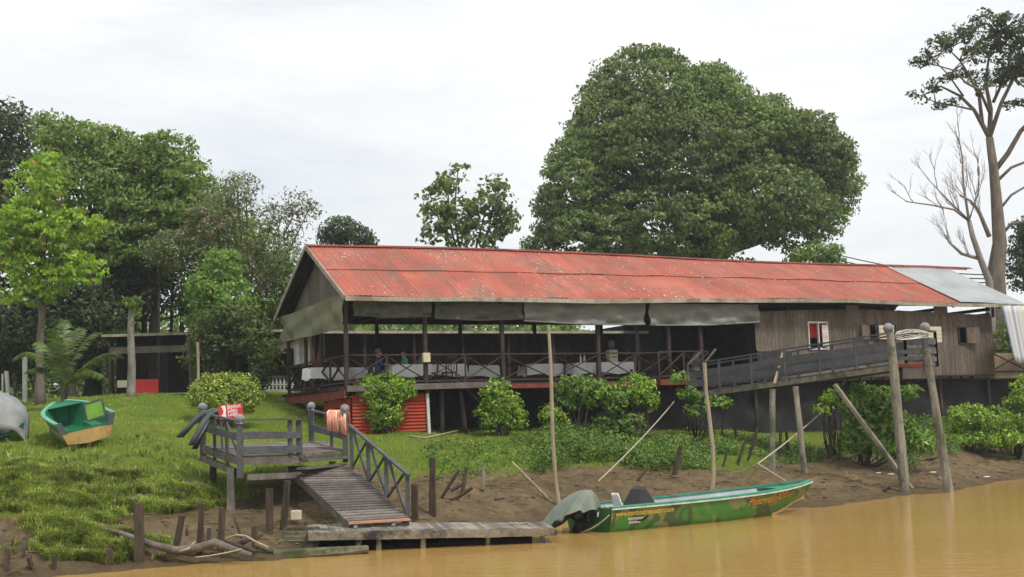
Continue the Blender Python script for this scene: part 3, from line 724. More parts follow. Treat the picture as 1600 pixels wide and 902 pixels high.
# ------------------------------------------------------------ sign
SG = P(360, 655, 31.5); SN = empty('lodge_sign', Vector((SG.x, SG.y, 1.9)), 'red lodge sign with a white footprint mark and three lines of white lettering', 'sign')
c0, c1, c2, c3 = P(343,656,31.6), P(380,651.5,31.9), P(378,630,31.9), P(341,634,31.6)
M['sign_red'] = plain('sign_red', (.62,.03,.03), (.5,.02,.02), 1.5, .4, .05)
sx = (c1-c0).normalized(); sy = (c3-c0).normalized(); sn = sx.cross(sy).normalized()
mb = MB(); q = sn*-.015; mb.box8([c0+q, c1+q, c1-q, c0-q, c3+q, c2+q, c2-q, c3-q]); mb.build('board', M['sign_red'], SN)
mb = MB(); 
for s in (.12, .88): mb.beam(c0.lerp(c1, s)-Z*.75-sn*.04, c3.lerp(c2, s)-sn*.04, .05, .05)
mb.build('sign_post', M['grey_wood'], SN)
wS, hS = (c1-c0).length, (c3-c0).length
def text_mesh(s, height, fn, name, mat, parent, bold=0, ext=.004, width=None):
    cu = bpy.data.curves.new('t', 'FONT'); cu.body = s; cu.size = 1; cu.offset = bold; cu.resolution_u = 3
    to = bpy.data.objects.new('t', cu); COLL.objects.link(to)
    bpy.context.view_layer.update(); me = bpy.data.meshes.new_from_object(to.evaluated_get(bpy.context.evaluated_depsgraph_get()))
    bpy.data.objects.remove(to); xs = [v.co.x for v in me.vertices]; x0, x1 = min(xs), max(xs)
    sc = height/.7; sxx = (width/(x1-x0)) if width else sc
    off = Vector((0,0,0)); 
    if parent: off = (parent.parent.location if parent.parent else parent.location)
    bm = bmesh.new(); bm.from_mesh(me); bmesh.ops.subdivide_edges(bm, edges=[e for e in bm.edges if e.calc_length() > .3], cuts=1); bm.to_mesh(me); bm.free()
    for v in me.vertices: v.co = fn((v.co.x-x0)*sxx, v.co.y*sc)-off
    me.materials.clear(); me.materials.append(mat); o = bpy.data.objects.new(name, me); COLL.objects.link(o)
    if parent: o.parent = parent
    return o
for i, t in enumerate(('Barefoot', 'Sukau', 'Lodge')):
    text_mesh(t, .105, lambda x, y, i=i: c0+sx*(wS*.36+x)+sy*(hS*(.70-.27*i)+y)+sn*.02, 'lettering', M['white'], SN, .012, width=(.34,.245,.25)[i])
mb = MB(); ft = [(.10,.10),(.19,.04),(.27,.05),(.30,.30),(.27,.62),(.29,.82),(.22,.92),(.10,.86),(.07,.76),(.16,.62),(.19,.42),(.14,.22)]
mb.add([c0+sx*wS*x+sy*hS*(1-y)+sn*.02 for x, y in ft], [tuple(range(len(ft)))[::-1]]); mb.build('footprint_mark', M['white'], SN)

# ------------------------------------------------------------ things hung on the railings
M['foam'] = plain('foam', (.085,.105,.10), (.05,.065,.06), 3, .8)
def strip(pts, w, t, mb, wdir=None):
    pts = [Vector(p) for p in pts]
    for k in range(len(pts)-1): pass
    rings = []
    for i, p in enumerate(pts):
        d = (pts[min(i+1, len(pts)-1)]-pts[max(i-1, 0)]).normalized(); X = wdir.normalized(); N = d.cross(X).normalized()
        rings.append([p+X*w/2*a+N*t/2*b for a, b in ((-1,-.6),(-.6,-1),(.6,-1),(1,-.6),(1,.6),(.6,1),(-.6,1),(-1,.6))])
    n = 8; vs = [v for r in rings for v in r]
    fs = [(i*n+k, i*n+(k+1)%n, (i+1)*n+(k+1)%n, (i+1)*n+k) for i in range(len(rings)-1) for k in range(n)] + [tuple(range(n))[::-1], tuple((len(rings)-1)*n+k for k in range(n))]
    mb.add(vs, fs)
for pts, lb in (([(281,683,32.2),(297,665,32.3),(311,651,32.4),(322,643,32.4),(334,641,32.6),(343,648,33),(348,664,33.2)], 'grey foam strip hooked over the platform rail, reaching farthest left'),
            ([(299,696,31.5),(310,676,31.6),(320,658,31.8),(331,645,32.0),(343,642,32.2),(355,650,32.5),(360,662,32.7)], 'wide grey foam strip bent over the platform rail nearest the sign')):
    mb = MB(); strip([P(*p) for p in pts], .17, .12, mb, Vector((.75,.65,0))); tag(mb.build('foam_strip', M['foam'], smooth=True), lb, 'foam strip')
mb = MB(); strip([P(304,702,31.4), P(312,684,31.5), P(326,660,31.8), P(332,652,32)], .13, .10, mb, Vector((.75,.65,0))); tag(mb.build('foam_strip', M['black'], smooth=True), 'short dark strip hanging beneath the grey foam strips', 'foam strip')
m, nt, b = newmat('orange_cloth'); wv = nt.nodes.new('ShaderNodeTexNoise')
oc = ramp(nt, noise(nt, 12, 3, .6, (2.2,1,.25)), [(.42, (.75,.20,.07)), (.5, (.78,.30,.18)), (.6, (.8,.62,.52))])
nt.links.new(oc, b.inputs['Base Color']); b.inputs['Roughness'].default_value = .8; M['orange_cloth'] = m
OC = empty('orange_net', P(527,650,33.8), 'pile of orange and white striped straps draped over the platform rail', 'straps')
for k in range(9):
    t = k/8; x = 514+26*t; mb = MB(); D = 33.2-.3*t; ln = random.uniform(-5, 8)
    strip([P(x+5, 655, D+.25), P(x+3, 645, D+.18), P(x+1, 641.5, D+.05), P(x-1, 644, D-.1), P(x-2+random.uniform(-1,1), 656, D-.16), P(x-1.5+4*(t-.3)+random.uniform(-2,2), 670+ln*.7+6*t, D-.15)], .07, .035, mb, Vector((1,.1,0)))
    mb.build('strap', M['orange_cloth'], OC, True)

# ------------------------------------------------------------ old piles, stumps, poles
def pile(name, base, top, r0, r1, mat, label, cat, group=None, n=8, square=False, D=None, sink=.4, bow=0):
    p = hit(*base) if D is None else P(*base, D)
    q = P(top[0], top[1], p.y + (random.uniform(-.1,.1) if bow == 0 else 0)); mb = MB()
    dn = (p-q).normalized()
    k = 5; pts = []
    for i in range(k+1):
        t = i/k; pt = (p+dn*sink).lerp(q, t); pt.x += bow*math.sin(t*math.pi*2)*.5 + bow*math.sin(t*math.pi); pts.append(pt)
    rd = [r0+(r1-r0)*i/k for i in range(k+1)]; rd = [r*random.uniform(.94, 1.06) for r in rd]
    mb.tube(pts, rd, 5 if square else n, jit=.10 if r0 > .04 else .03)
    o = mb.build(name, M[mat], None, not square and r0 < .04)
    return tag(o, label, cat, group)
gS = 'old timber stumps along the left shore'
for b_, t_, r, lb in (((217,878),(216,787),.115,'thickest square stump standing left of the driftwood'), ((272,874),(284,806),.075,'stump leaning right just behind the driftwood, second from the thick one'),
     ((311,870),(315,787),.07,'tall thin stump in the middle of the driftwood row'), ((344,862),(347,793),.08,'chunky stump with rounded top right of the tall thin one'),
     ((378,842),(366,808),.03,'thin stick leaning left behind the shore stumps'), ((398,866),(397,823),.075,'short black stump beside the mossy timber block'),
     ((421,823),(421,766),.055,'thin square post under the landing platform'), ((442,829),(449,752),.09,'pale split post leaning under the foot of the gangway'),
     ((10,897),(12,858),.06,'black pointed stump at the left edge of the water'), ((37,876),(38,848),.035,'small black peg in the mud, second from the left edge'),
     ((50,893),(45,870),.06,'broad black stump with a cut top near the left water edge'), ((84,889),(84,868),.06,'short black stump half hidden in the shore grass'),
     ((171,883),(170,858),.075,'flat topped dark stump in the shore grass'), ((199,861),(198,842),.04,'small dark peg close behind the thickest stump'), ((180,862),(180,845),.04,'small dark peg in the grass behind the flat topped stump'),
     ((292,838),(292,824),.03,'tiny peg on the mud behind the driftwood'), ((327,852),(327,826),.05,'dark peg between the two tall stumps in the driftwood')):
    pile('stump', b_, t_, r, r*.9, 'stump_wood', lb, 'stump', gS, n=7, square=r > .05)
for b_, t_, r, lb, mt in (((648,814),(648,757),.09,'thick brown pile beside the foot of the gangway handrail','stump_wood'), ((676,806),(676,716),.095,'tallest brown pile behind the dock with a blackened foot','stump_wood'),
     ((755,766),(755,727),.05,'pale thin stump alone on the mud behind the dock','pile_wood'), ((690,778),(717,735),.05,'plank leaning right on the mud behind the dock','stump_wood'),
     ((722,772),(728,732),.06,'forked dead stump on the mud behind the dock','stump_wood'), ((706,783),(738,762),.06,'short plank lying on the mud behind the dock','stump_wood')):
    pile('stump', b_, t_, r, r*.85, mt, lb, 'stump', 'old timbers on the mud behind the dock', n=7, square=True)
for b_, t_, r, lb in (((1054,742),(1064,697),.08,'dark stump leaning right left of the second mooring pole'), ((995,752),(1012,730),.05,'short stick leaning on the mud behind the green longboat'),
     ((1127,690),(1131,639),.05,'thin pale stick in the grass right of the second mooring pole'), ((1150,694),(1149,669),.05,'short pale peg in the grass below the footbridge'),
     ((1173,710),(1184,668),.06,'pale stump leaning right below the footbridge'), ((1152,728),(1165,688),.06,'dark stump leaning right at the top of the mud'), ((1168,722),(1178,690),.05,'thin dark stump paired with its neighbour at the top of the mud'),
     ((1130,730),(1136,706),.04,'tiny dark stump low on the mud below the footbridge'), ((1218,716),(1220,672),.06,'dark post between the two tall bridge supports'), ((1232,716),(1229,675),.06,'dark post just left of the right tall bridge support'),
     ((1296,716),(1300,665),.07,'dark post in the shade under the plank room'), ((1310,720),(1316,670),.06,'second dark post in the shade under the plank room'), ((1342,722),(1350,690),.06,'broken stub below the broad leaved shrub'), ((1438,716),(1444,682),.05,'thin broken stub between the two great piles'),((1372,712),(1380,690),.05,'crooked root stub at the foot of the taller great pile')):
    pile('stump', b_, t_, r, r*.85, 'stump_wood', lb, 'stump', 'rotten posts on the right bank', n=7, square=True)
pile('bridge_support', (1207,738), (1207,608), .10, .09, 'pile_wood', 'round pale support post under the footbridge, left one of the pair', 'post', 'support posts under the footbridge')
pile('bridge_support', (1257,738), (1243,604), .10, .09, 'pile_wood', 'pale support post under the footbridge leaning left at its top', 'post', 'support posts under the footbridge')
pile('great_pile', (1415,772), (1391,520), .165, .125, 'pile_wood', 'thick lichen covered pile standing at the corner of the footbridge', 'pile', 'great mooring piles', n=12, D=39.4, sink=1)
pile('great_pile', (1483,768), (1447,545), .145, .105, 'pile_wood', 'slightly thinner leaning pile right of the footbridge end', 'pile', 'great mooring piles', n=12, D=39.6, sink=1)
pile('leaning_brace', (1412,748), (1304,601), .10, .08, 'pile_wood', 'long timber leaning diagonally from the mud up to the footbridge', 'timber', n=6, D=40.2)
pile('mooring_pole', (876,790), (857,508), .06, .045, 'pale_wood', 'tall crooked pale pole rising behind the covered outboard motor', 'pole', 'pale mooring poles', bow=-.08)
pile('mooring_pole', (1110,765), (1101,567), .07, .05, 'pale_wood', 'shorter wavy pale pole behind the middle of the green longboat', 'pole', 'pale mooring poles', bow=.1)
pile('leaning_stick', (862,785), (800,722), .035, .03, 'pale_wood', 'thin pale stick slanting across the mud left of the tall pole', 'stick')
# driftwood
def wander(pts, r, name, lab, mat='bark_dark', n=7, cat='driftwood', grp='driftwood branches among the stumps', j=.1):
    mb = MB(); mb.tube([P(*p) for p in pts], r, n, jit=j); return tag(mb.build(name, M[mat], smooth=True), lab, cat, grp)
wander([(150,826,26.3),(185,832,26.0),(212,842,25.8),(240,852,25.4),(275,860,25.2),(310,856,25.2),(335,848,25.3),(360,858,25.1),(392,868,25.0)], [.04,.05,.06,.075,.085,.085,.085,.08,.05], 'driftwood', 'longest grey driftwood branch weaving between the stumps', 'bark')
wander([(262,858,25.6),(300,855,25.7),(330,853,25.7),(352,846,25.7)], [.05,.06,.05,.03], 'driftwood', 'straight dark branch behind the longest driftwood', 'bark_dark')
wander([(350,856,25.6),(375,850,25.7),(392,842,25.8),(410,836,26)], [.06,.06,.05,.03], 'driftwood', 'dark forked branch right of the driftwood row', 'bark_dark')
wander([(280,862,25.0),(294,858,25.1),(305,846,25.3)], [.02,.025,.02], 'driftwood', 'small pale twig crossing the driftwood', 'pale_wood')
wander([(352,842,25.6),(370,836,25.7),(384,838,25.6),(398,846,25.5),(420,856,25.4)], [.015,.02,.025,.02,.02], 'driftwood', 'thin pale twig arching behind the black stump', 'pale_wood')
wander([(398,850,25.8),(420,860,25.9),(445,864,26.1)], [.06,.07,.06], 'driftwood', 'mossy branch leading to the timber block', 'mossy')
wander([(340,845,25.9),(362,850,25.6),(400,862,25.4)], [.03,.04,.04], 'driftwood', 'dark twig low in the driftwood tangle', 'bark_dark')
for k, (a, c) in enumerate((((706,768),(722,760)),((1300,722),(1330,718)),((1440,722),(1470,716)),((1520,715),(1556,706)),((1380,768),(1390,762)))):
    p, q = hit(*a), hit(*c); mb = MB(); mb.tube([p+Z*.03, p.lerp(q, .5)+Z*.07, q+Z*.03], [.03,.05,.03], 6, jit=.2)
    tag(mb.build('mud_branch', M['bark_dark'], smooth=True), ('short branch on the mud by the leaning planks','dark branch on the mud below the plank room','dark branch on the mud between the great piles','dark root on the mud near the right edge','small stick at the foot of the diagonal timber')[k], 'branch')
# ropes and wires
def rope(p, q, sag, r, lab, mat='pale_wood', name='rope', cat='rope', grp=None, n=14):
    pts = [p.lerp(q, t/n)-Z*sag*4*(t/n)*(1-t/n) for t in range(n+1)]; mb = MB(); mb.tube(pts, r, 5); return tag(mb.build(name, M[mat], smooth=True), lab, cat, grp)
M['rope'] = plain('rope', (.42,.38,.27), (.3,.26,.18), 10); M['wire'] = plain('wire', (.05,.05,.055))
rope(P(1053,628,45), P(935,752,34.8), .08, .022, 'long slack rope running down from the verandah to the mud', 'rope')
rope(P(1285,643,46), P(1184,725,37), .05, .025, 'rope from the stilts down to the ring above the longboat bow', 'rope')
rope(P(1184,725,37), P(1228,752,33.4), .0, .022, 'short rope from the ring down to the longboat bow', 'rope')
rope(P(1184,725,37), P(1140,738,38.5), .08, .015, 'thin rope end lying on the mud beside the ring', 'rope')
for k in range(3): rope(P(1180,352+k*9,95), P(1560,430+k*6,72), .9, .035, ('uppermost power line behind the roof','middle power line behind the roof','lowest power line behind the roof')[k], 'wire', 'power_line', 'wire', 'power lines')
rope(P(378,858,25.0), P(305,871,24.7), .02, .012, 'thin grey line strung in front of the driftwood', 'rope')
for px, py in ((1458,739),(1480,742),(1542,746),(1392,742),(1372,740)):
    p = hit(px, py); mb = MB(); mb.sphere(p+Z*.02, .09, 6, 4, (1.4,.8,.25)); tag(mb.build('litter', M['white']), 'small white scrap of litter on the right mud bank', 'litter', 'white scraps on the mud')
p0, p1, p2 = hit(640,684), hit(664,687), hit(716,677)
mb = MB(); mb.tube([p0+Z*.05, p1+Z*.05, p2+Z*.08], .035, 6); tag(mb.build('bent_pipe', M['pale_wood'], smooth=True), 'thin pale bent pipe lying on the grass by the red storeroom', 'pipe')

# ------------------------------------------------------------ footbridge
FB = empty('footbridge', fpt(1060, 608, -.4), 'grey boarded footbridge sloping from the verandah up to its end landing', 'footbridge')
a0, a1 = P(1062,615,47.0), P(1398,568,41.2); b1 = P(1447,567,41.0)
dv = Vector((.55,.83,0)).normalized()*1.25
mb = MB(); n = 60
for i in range(n):
    s, s1 = i/n, (i+.9)/n; a, c = a0.lerp(a1, s), a0.lerp(a1, s1); dz = -.12*math.sin(s*math.pi)*0
    e = random.uniform(-.05,.08)*dv
    mb.box8([a-Z*.04-e, c-Z*.04-e, c+dv-Z*.04, a+dv-Z*.04, a-e, c-e, c+dv, a+dv])
mb.box8([a1-Z*.04, b1-Z*.04, b1+dv-Z*.04, a1+dv-Z*.04, a1, b1, b1+dv, a1+dv]); mb.build('deck_boards', M['deck_wood'], FB)
M['edge_moss'] = wood('edge_moss', (.13,.12,.09), (.30,.28,.21), 2, var=.3, stain=(.07,.08,.035))
mb = MB()
for o in (Vector((0,0,0)), dv):
    for k in range(6): mb.beam(a0.lerp(a1, k/6)+o-Z*.14, a0.lerp(a1, (k+1)/6)+o-Z*.14, .07, .17)
mb.build('side_beam', M['edge_moss'], FB)
mb = MB(); mb.beam(a1-Z*.08, b1-Z*.08, .07, .1); mb.build('end_beam', M['red_beam'], FB)['label'] = 'rusty beam under the end landing'
mb = MB(); mb.beam(a1-Z*.3+dv*.5, b1-Z*.3+dv*.5, 1.2, .4); mb.build('end_brace', M['deck_wood'], FB)
def side(a, c, hs, n, o, whole=True, hh=None):
    for h, hw in hs:
        mb = MB(); k = 3
        for i in range(k): mb.beam(a.lerp(c, i/k)+o+Z*h, a.lerp(c, (i+.996)/k)+o+Z*(h+random.uniform(-.015,.015)), .03, hw)
        mb.build('side_board', M['grey_wood'], FB)
    for i in range(n+1):
        mb = MB(); q = a.lerp(c, i/n)+o*1.0; mb.beam(q-Z*.1, q+Z*(hh or 1.02), .08, .08, (1,0,0)); mb.build('post', M['grey_wood'], FB)
    mb = MB(); mb.beam(a+o+Z*(hh or 1.0), c+o+Z*(hh or 1.0), .09, .05); mb.build('handrail', M['grey_wood'], FB)
a0m = a0.lerp(a1, .05)
side(a0m, a1, ((.28,.26),(.60,.27)), 6, Vector((0,0,0)), hh=1.0)
side(a0m+dv, a1+dv, ((.28,.26),(.60,.27)), 6, Vector((0,0,0)), hh=1.0)
side(b1, b1+dv, ((.15,.16),(.42,.2),(.72,.2)), 1, Vector((0,0,0)), hh=1.05)
side(a1+dv, b1+dv, ((.15,.16),(.42,.2),(.72,.2)), 1, Vector((0,0,0)), hh=1.05)
side(a1, b1, ((.15,.12),(.36,.12)), 1, Vector((0,0,0)), hh=.98)
mb = MB(); mb.beam(a0m+Z*1.0, fpt(1097, 548, -.3), .06, .06); mb.build('handrail', M['grey_wood'], FB)
mb = MB(); mb.beam(a0m+dv+Z*1.0, fpt(1118, 546, -.1), .06, .06); mb.build('handrail', M['grey_wood'], FB)
for p in (P(1388,513,41.2), P(1445,512,41.0)):
    mb = MB(); mb.sphere(p, .17, 14, 10); mb.build('ball_cap', M['ball'], FB, True)
mb = MB(); mb.beam(b1-Z*.3, P(1445,515,41.0), .15, .15, (1,0,0)); mb.build('end_post', M['grey_wood'], FB)
mb = MB(); mb.beam(P(1210,600,43.9), P(1223,552,44.6), .07, .07); tag(mb.build('leaning_stick', M['pale_wood']), 'pale stick propped against the side of the footbridge', 'stick')
CB = MB()
for k in range(5):
    c = P(1420, 521+k*.8, 40.7); CB.tube([c+Vector((math.cos(t)*(.36+.06*k)+.03*k, -.03*k, math.sin(t)*(.05+.025*k)+.04*math.sin(t*2+k))) for t in np.linspace(0, 6.28, 18)], .010, 5, cap=False)
tag(CB.build('cable_coil', M['white'], smooth=True), 'loose white cable coil hanging on the end rail of the footbridge', 'cable')

# ------------------------------------------------------------ green longboat
def boatframe(origin, ax, roll=0, pitch=0):
    X = Vector(ax).normalized(); Y = Z.cross(X).normalized(); Zc = Z.copy()
    if pitch: Rm = Matrix.Rotation(pitch, 3, Y); X = Rm@X; Zc = Rm@Zc
    if roll: Rm = Matrix.Rotation(roll, 3, X); Y = Rm@Y; Zc = Rm@Zc
    return lambda x, y, z: origin + X*x + Y*y + Zc*z
LBL = 7.5
S0 = Vector((2.07, 29.15, 0)); axb = Vector((.82,.57,0)).normalized(); lat = Z.cross(axb)
LB = empty('camouflage_longboat', S0+lat*.87, 'long open river boat with green camouflage hull and orange lettering, moored by the bank', 'boat')
bf = boatframe(S0+lat*.87, axb)
def bg_(s): return .86*(1-max(0, (s-.5)/.5)**2.3)+.015
def bc_(s): return .70*(1-max(0, (s-.40)/.53)**2.0) if s < .93 else 0
def zg_(s): return .54+.02*s+.20*s**3
def zc_(s): return -.05+(max(0, (s-.62)/.38)**1.6)*.42
def hx(s, t): return s*LBL*(1 if t > .99 else (1-.045*(1-t)*max(0, (s-.6)/.4)))
def hull_pt(s, t, sg, off=0):   # t 0 chine .. 1 gunwale ; negative: bottom
    y = max(0, bc_(s))*(1-t)+bg_(s)*t + .03*math.sin(t*math.pi); z = zc_(s)*(1-t)+zg_(s)*t
    return bf(hx(s, t), sg*-(y+off), z)
N = 40; mb = MB()
rows = []
for i in range(N+1):
    s = i/N; kz = zc_(s)-.16*(1-s*.6)
    ring = [hull_pt(s, t, 1) for t in (1, .75, .5, .25, 0)] + [bf(hx(s, 0), 0, kz)] + [hull_pt(s, t, -1) for t in (0, .25, .5, .75, 1)]
    rows.append(ring)
vs = [v for r in rows for v in r]; k = 11
fs = [(i*k+j, (i+1)*k+j, (i+1)*k+j+1, i*k+j+1) for i in range(N) for j in range(k-1)]
mb.add(vs, fs); 
m, nt, b = newmat('camouflage'); c1_ = noise(nt, .85, 2, .45, dist=1.2); c2_ = noise(nt, 1.15, 2, .45, (1.3,1,1), dist=1.6)
cc = ramp(nt, c1_, [(.46, (.05,.19,.025)), (.50, (.17,.20,.065))]); cc = mixc(nt, ramp(nt, c2_, [(.56, g3(0)), (.60, g3(.85))]), cc, (.035,.075,.03))
cc = mixc(nt, .35, cc, ramp(nt, noise(nt, 7, 6, .7), [(.3, g3(.6)), (.7, g3(1.3))]), 'MULTIPLY')
nt.links.new(cc, b.inputs['Base Color']); b.inputs['Roughness'].default_value = .65; M['camouflage'] = m
mb.build('hull', m, LB, True)
mb = MB(); mb.add([rows[0][j] for j in range(11)], [tuple(range(11))]); M['hull_green'] = plain('hull_green', (.035,.15,.05), (.02,.09,.03), 2, .4)
# transom with a cut down centre
mb = MB(); tp = [(-.86,.54),(-.45,.54),(-.38,.33),(.38,.33),(.45,.54),(.86,.54),(.70,-.06),(0,-.2),(-.70,-.06)]
for dx in (0, .05): mb.add([bf(dx, y, z) for y, z in tp], [(0,1,2,8),(2,3,7,8),(3,4,5,6),(3,6,7)])
mb.build('transom', M['hull_green'], LB)
M['teal'] = plain('teal', (.04,.27,.16), (.03,.18,.11), 3, .4, .1); M['teal_light'] = plain('teal_light', (.16,.42,.30), (.10,.30,.22), 3, .4)
for sg in (1, -1):
    mb = MB()
    for i in range(N):
        s, s1 = i/N, (i+1)/N
        def gp(s, o, dz): return bf(s*LBL, sg*-(max(.0, bg_(s)+o)), zg_(s)+dz)
        mb.box8([gp(s,-.09,0), gp(s1,-.09,0), gp(s1,.035,0), gp(s,.035,0), gp(s,-.09,.045), gp(s1,-.09,.045), gp(s1,.035,.035), gp(s,.035,.035)])
    mb.build('gunwale', M['teal'], LB)
    mb = MB()
    for i in range(N):
        s, s1 = i/N, (i+1)/N
        mb.box8([gp(s,.0,-.035), gp(s1,.0,-.035), gp(s1,.045,-.035), gp(s,.045,-.035), gp(s,.0,-.003), gp(s1,.0,-.003), gp(s1,.045,-.003), gp(s,.045,-.003)])
    mb.build('rub_strip', M['white_paint'], LB)
def inn_(a, t, sg):
    s = .01+a*.88; q = hull_pt(s, .30+.68*t, sg, -.05); return q
mb = MB(); mb.grid(lambda a, t: inn_(a, 0, 1).lerp(inn_(a, 0, -1), t), 30, 4); mb.build('floor', M['metal_grey'], LB)
mb = MB()
for sg in (1, -1): mb.grid(lambda a, t: inn_(a, t, sg), 30, 3)
mb.build('inner_side', M['metal_grey'], LB, thick=.01)
mb = MB(); mb.grid(lambda a, t: bf(LBL*(.80+.195*a), (t*2-1)*max(.005, bg_(.80+.195*a)-.07), zg_(.8+.195*a)-.03+.02*math.sin(t*math.pi)), 10, 4); mb.build('foredeck', M['teal'], LB, thick=.02)
for x in (1.1, 2.35, 3.55, 4.7):
    s = x/LBL; mb = MB(); y = bg_(s)-.08; mb.box8([bf(x, -y, .43), bf(x+.32, -y, .43), bf(x+.32, y, .43), bf(x, y, .43), bf(x, -y, .465), bf(x+.32, -y, .465), bf(x+.32, y, .465), bf(x, y, .465)])
    mb.build('bench', M['white_paint'], LB)
def shell_seat(x, y, w, h, mat, lab, lean=.22, zz=.44):
    mb = MB(); mb.grid(lambda a, t: bf(x - lean*t + .05*math.cos((a-.5)*3), y+(a-.5)*w*(1-.35*t), zz+h*t), 8, 6); mb.grid(lambda a, t: bf(x+.05+.34*t, y+(a-.5)*w, zz+.03*math.cos((a-.5)*3)), 6, 3)
    o = mb.build('seat', M[mat], LB, True, thick=.03); o['label'] = lab
shell_seat(.62, -.38, .36, .40, 'white', 'white moulded seat back by the stern', .12)
mb = MB(); mb.box(bf(1.75, .25, .62), (.12,.55,.36), (axb, lat, Z))
p = [bf(1.5,-.1,.46), bf(2.05,-.1,.46), bf(2.05,.6,.46), bf(1.5,.6,.46), bf(1.68,.08,.88), bf(1.86,.08,.88), bf(1.86,.44,.88), bf(1.68,.44,.88)]
mb = MB(); mb.box8(p); o = mb.build('seat', M['black'], LB, bevel=.03); o['label'] = 'black folded seat with tapered back'
M['orange'] = plain('orange', (.60,.26,.035), (.42,.17,.02), 5); M['yellow'] = plain('yellow', (.62,.42,.06), (.5,.32,.05), 5)
def hull_text(s, x0, t0, h, mat, width, skew=0, dt=0):
    def fn(x, y):
        X = x0+x+skew*y; return hull_pt(X/LBL, t0 + y/.56 + dt*x, 1, .012)
    return text_mesh(s, h, fn, 'lettering', M[mat], LB, .02, width=width)
hull_text('www.northborneosafari.com', .12, .68, .115, 'yellow', 1.75)['label'] = 'yellow orange web address on the hull'
hull_text('Photography Cruises', 4.35, .60, .16, 'orange', 1.95, skew=.25)['label'] = 'orange script lettering on the hull'
hull_text('LS', 6.6, .80, .06, 'white', .13, skew=.3)
hull_text('NORTH BORNEO', .50, .50, .05, 'white', .50); hull_text('SAFARI', .54, .36, .055, 'white', .34)
mb = MB(); bp = [(.72,.49),(.80,.42),(.98,.43),(1.06,.52),(1.12,.62),(1.06,.64),(1.02,.56),(.98,.60),(.94,.52),(.88,.50)]
mb.add([hull_pt(x/LBL, t, 1, .014) for x, t in bp], [tuple(range(len(bp)))]); mb.build('bird_mark', M['black'], LB)
# stem keel piece, ochre
M['ochre'] = plain('ochre', (.50,.36,.15), (.38,.25,.10), 4)
mb = MB()
for i in range(30, N):
    s, s1 = i/N, (i+1)/N; mb.box8([hull_pt(s,0,1,.01)-Z*.05, hull_pt(s1,0,1,.01)-Z*.05, hull_pt(s1,0,-1,.01)-Z*.05, hull_pt(s,0,-1,.01)-Z*.05, hull_pt(s,.05,1,.012), hull_pt(s1,.05,1,.012), hull_pt(s1,.05,-1,.012), hull_pt(s,.05,-1,.012)])
mb.build('keel_strip', M['ochre'], LB)
rope(bf(0,-.8,.4), bf(-.5,.1,-.02), .12, .02, 'thin rope looped from the longboat stern into the water', 'rope')
# ------------------------------------------------------------ outboard motor under a cloth
OM = empty('covered_outboard_motor', bf(-.35, .1, 0), 'tilted black outboard motor under a crumpled grey green cloth on the boat stern', 'motor')
mb = MB(); mb.tube([bf(-.28,-.12,.62), bf(-.42,-.14,.35), bf(-.46,-.14,.1), bf(-.44,-.14,-.15)], [.16,.14,.10,.07], 10, jit=.08); mb.build('lower_leg', M['black'], OM, True)
mb = MB(); mb.box(bf(-.08,-.12,.38), (.3,.34,.34), (axb, lat, Z)); mb.box(bf(-.15,-.12,.58), (.4,.3,.2), (axb, lat, Z)); mb.build('bracket', M['black'], OM, bevel=.03)
mb = MB(); mb.sphere(bf(-.30,.15,.62), .26, 12, 8, (1.1,1,.9)); mb.build('engine_cowl', M['black'], OM, True)
M['cloth_green'] = plain('cloth_green', (.17,.20,.16), (.12,.14,.115), 2.5, .75, .5)
tips = [(-.9,.05), (-.6,.42)]
def cover(a, t):
    th = a*2*math.pi; c = Vector((-.30, .05)); top = .95
    rx, ry = .62, .62; e = 1+.12*math.sin(th*3+1)+.07*math.sin(th*7)
    x = c.x+math.cos(th)*rx*e*(t**.75); y = c.y+math.sin(th)*ry*e*(t**.75)
    low = .10 + .34*max(0, math.cos(th)) + .42*max(0, -math.sin(th+.25))**1.5 
    z = top-(top-low)*t**1.25 + .035*math.sin(th*9+t*3)*t + .02*math.sin(th*17)*t
    # ridge line of the tilted cowl
    x += .20*(1-t); y = y-.22*(1-t)
    far = max(0, math.cos(th-2.6)); x -= .18*far*t; y += .12*far*t
    z += .10*max(0, math.sin(t*3.1))*max(0, math.cos(th-2.6))
    return bf(x + .03*math.sin(th*11)*t, y+.03*math.cos(th*13)*t, z)
mb = MB(); mb.grid(lambda a, t: cover(a, max(t, .02)), 90, 22); mb.build('cloth_cover', M['cloth_green'], OM, True, thick=.008)

# ------------------------------------------------------------ green dinghy on the lawn
dax = Vector((-.50,.86,0)).normalized(); so = hit(140,700)
so = Vector((so.x, so.y, gz(so.x, so.y)))
DG = empty('green_dinghy', so, 'small green and ochre dinghy tilted on the lawn, its stern towards the river', 'boat')
df = boatframe(so+Z*.13, dax, roll=R(-11), pitch=R(-6))
DL = 3.3
def dh(s, t):     # half beam, height; t: 0 keel,1 chine,2 waist,3 gunwale
    bl = (1-max(0, (s-.45)/.62)**2.4)
    return ((0,.0+.12*s**3),(.56*bl,.06+.16*s**3),(.66*bl,.36+.16*s**2),(.78*bl,.66+.22*s**2))[t]
N = 20; 
def dring(s, o=0): return [df(s*DL, y*sg+(-sg*o if y else 0), z+(o if t == 0 else 0)) for sg, t in ((1,3),(1,2),(1,1),(1,0),(-1,1),(-1,2),(-1,3)) for y, z in (dh(s, t),)]
rows = [dring(i/N) for i in range(N+1)]
def loft(rows, j0, j1, mb):
    k = len(rows[0]); vs = [v for r in rows for v in r]
    mb.add(vs, [(i*k+j, (i+1)*k+j, (i+1)*k+j+1, i*k+j+1) for i in range(len(rows)-1) for j in range(j0, j1)])
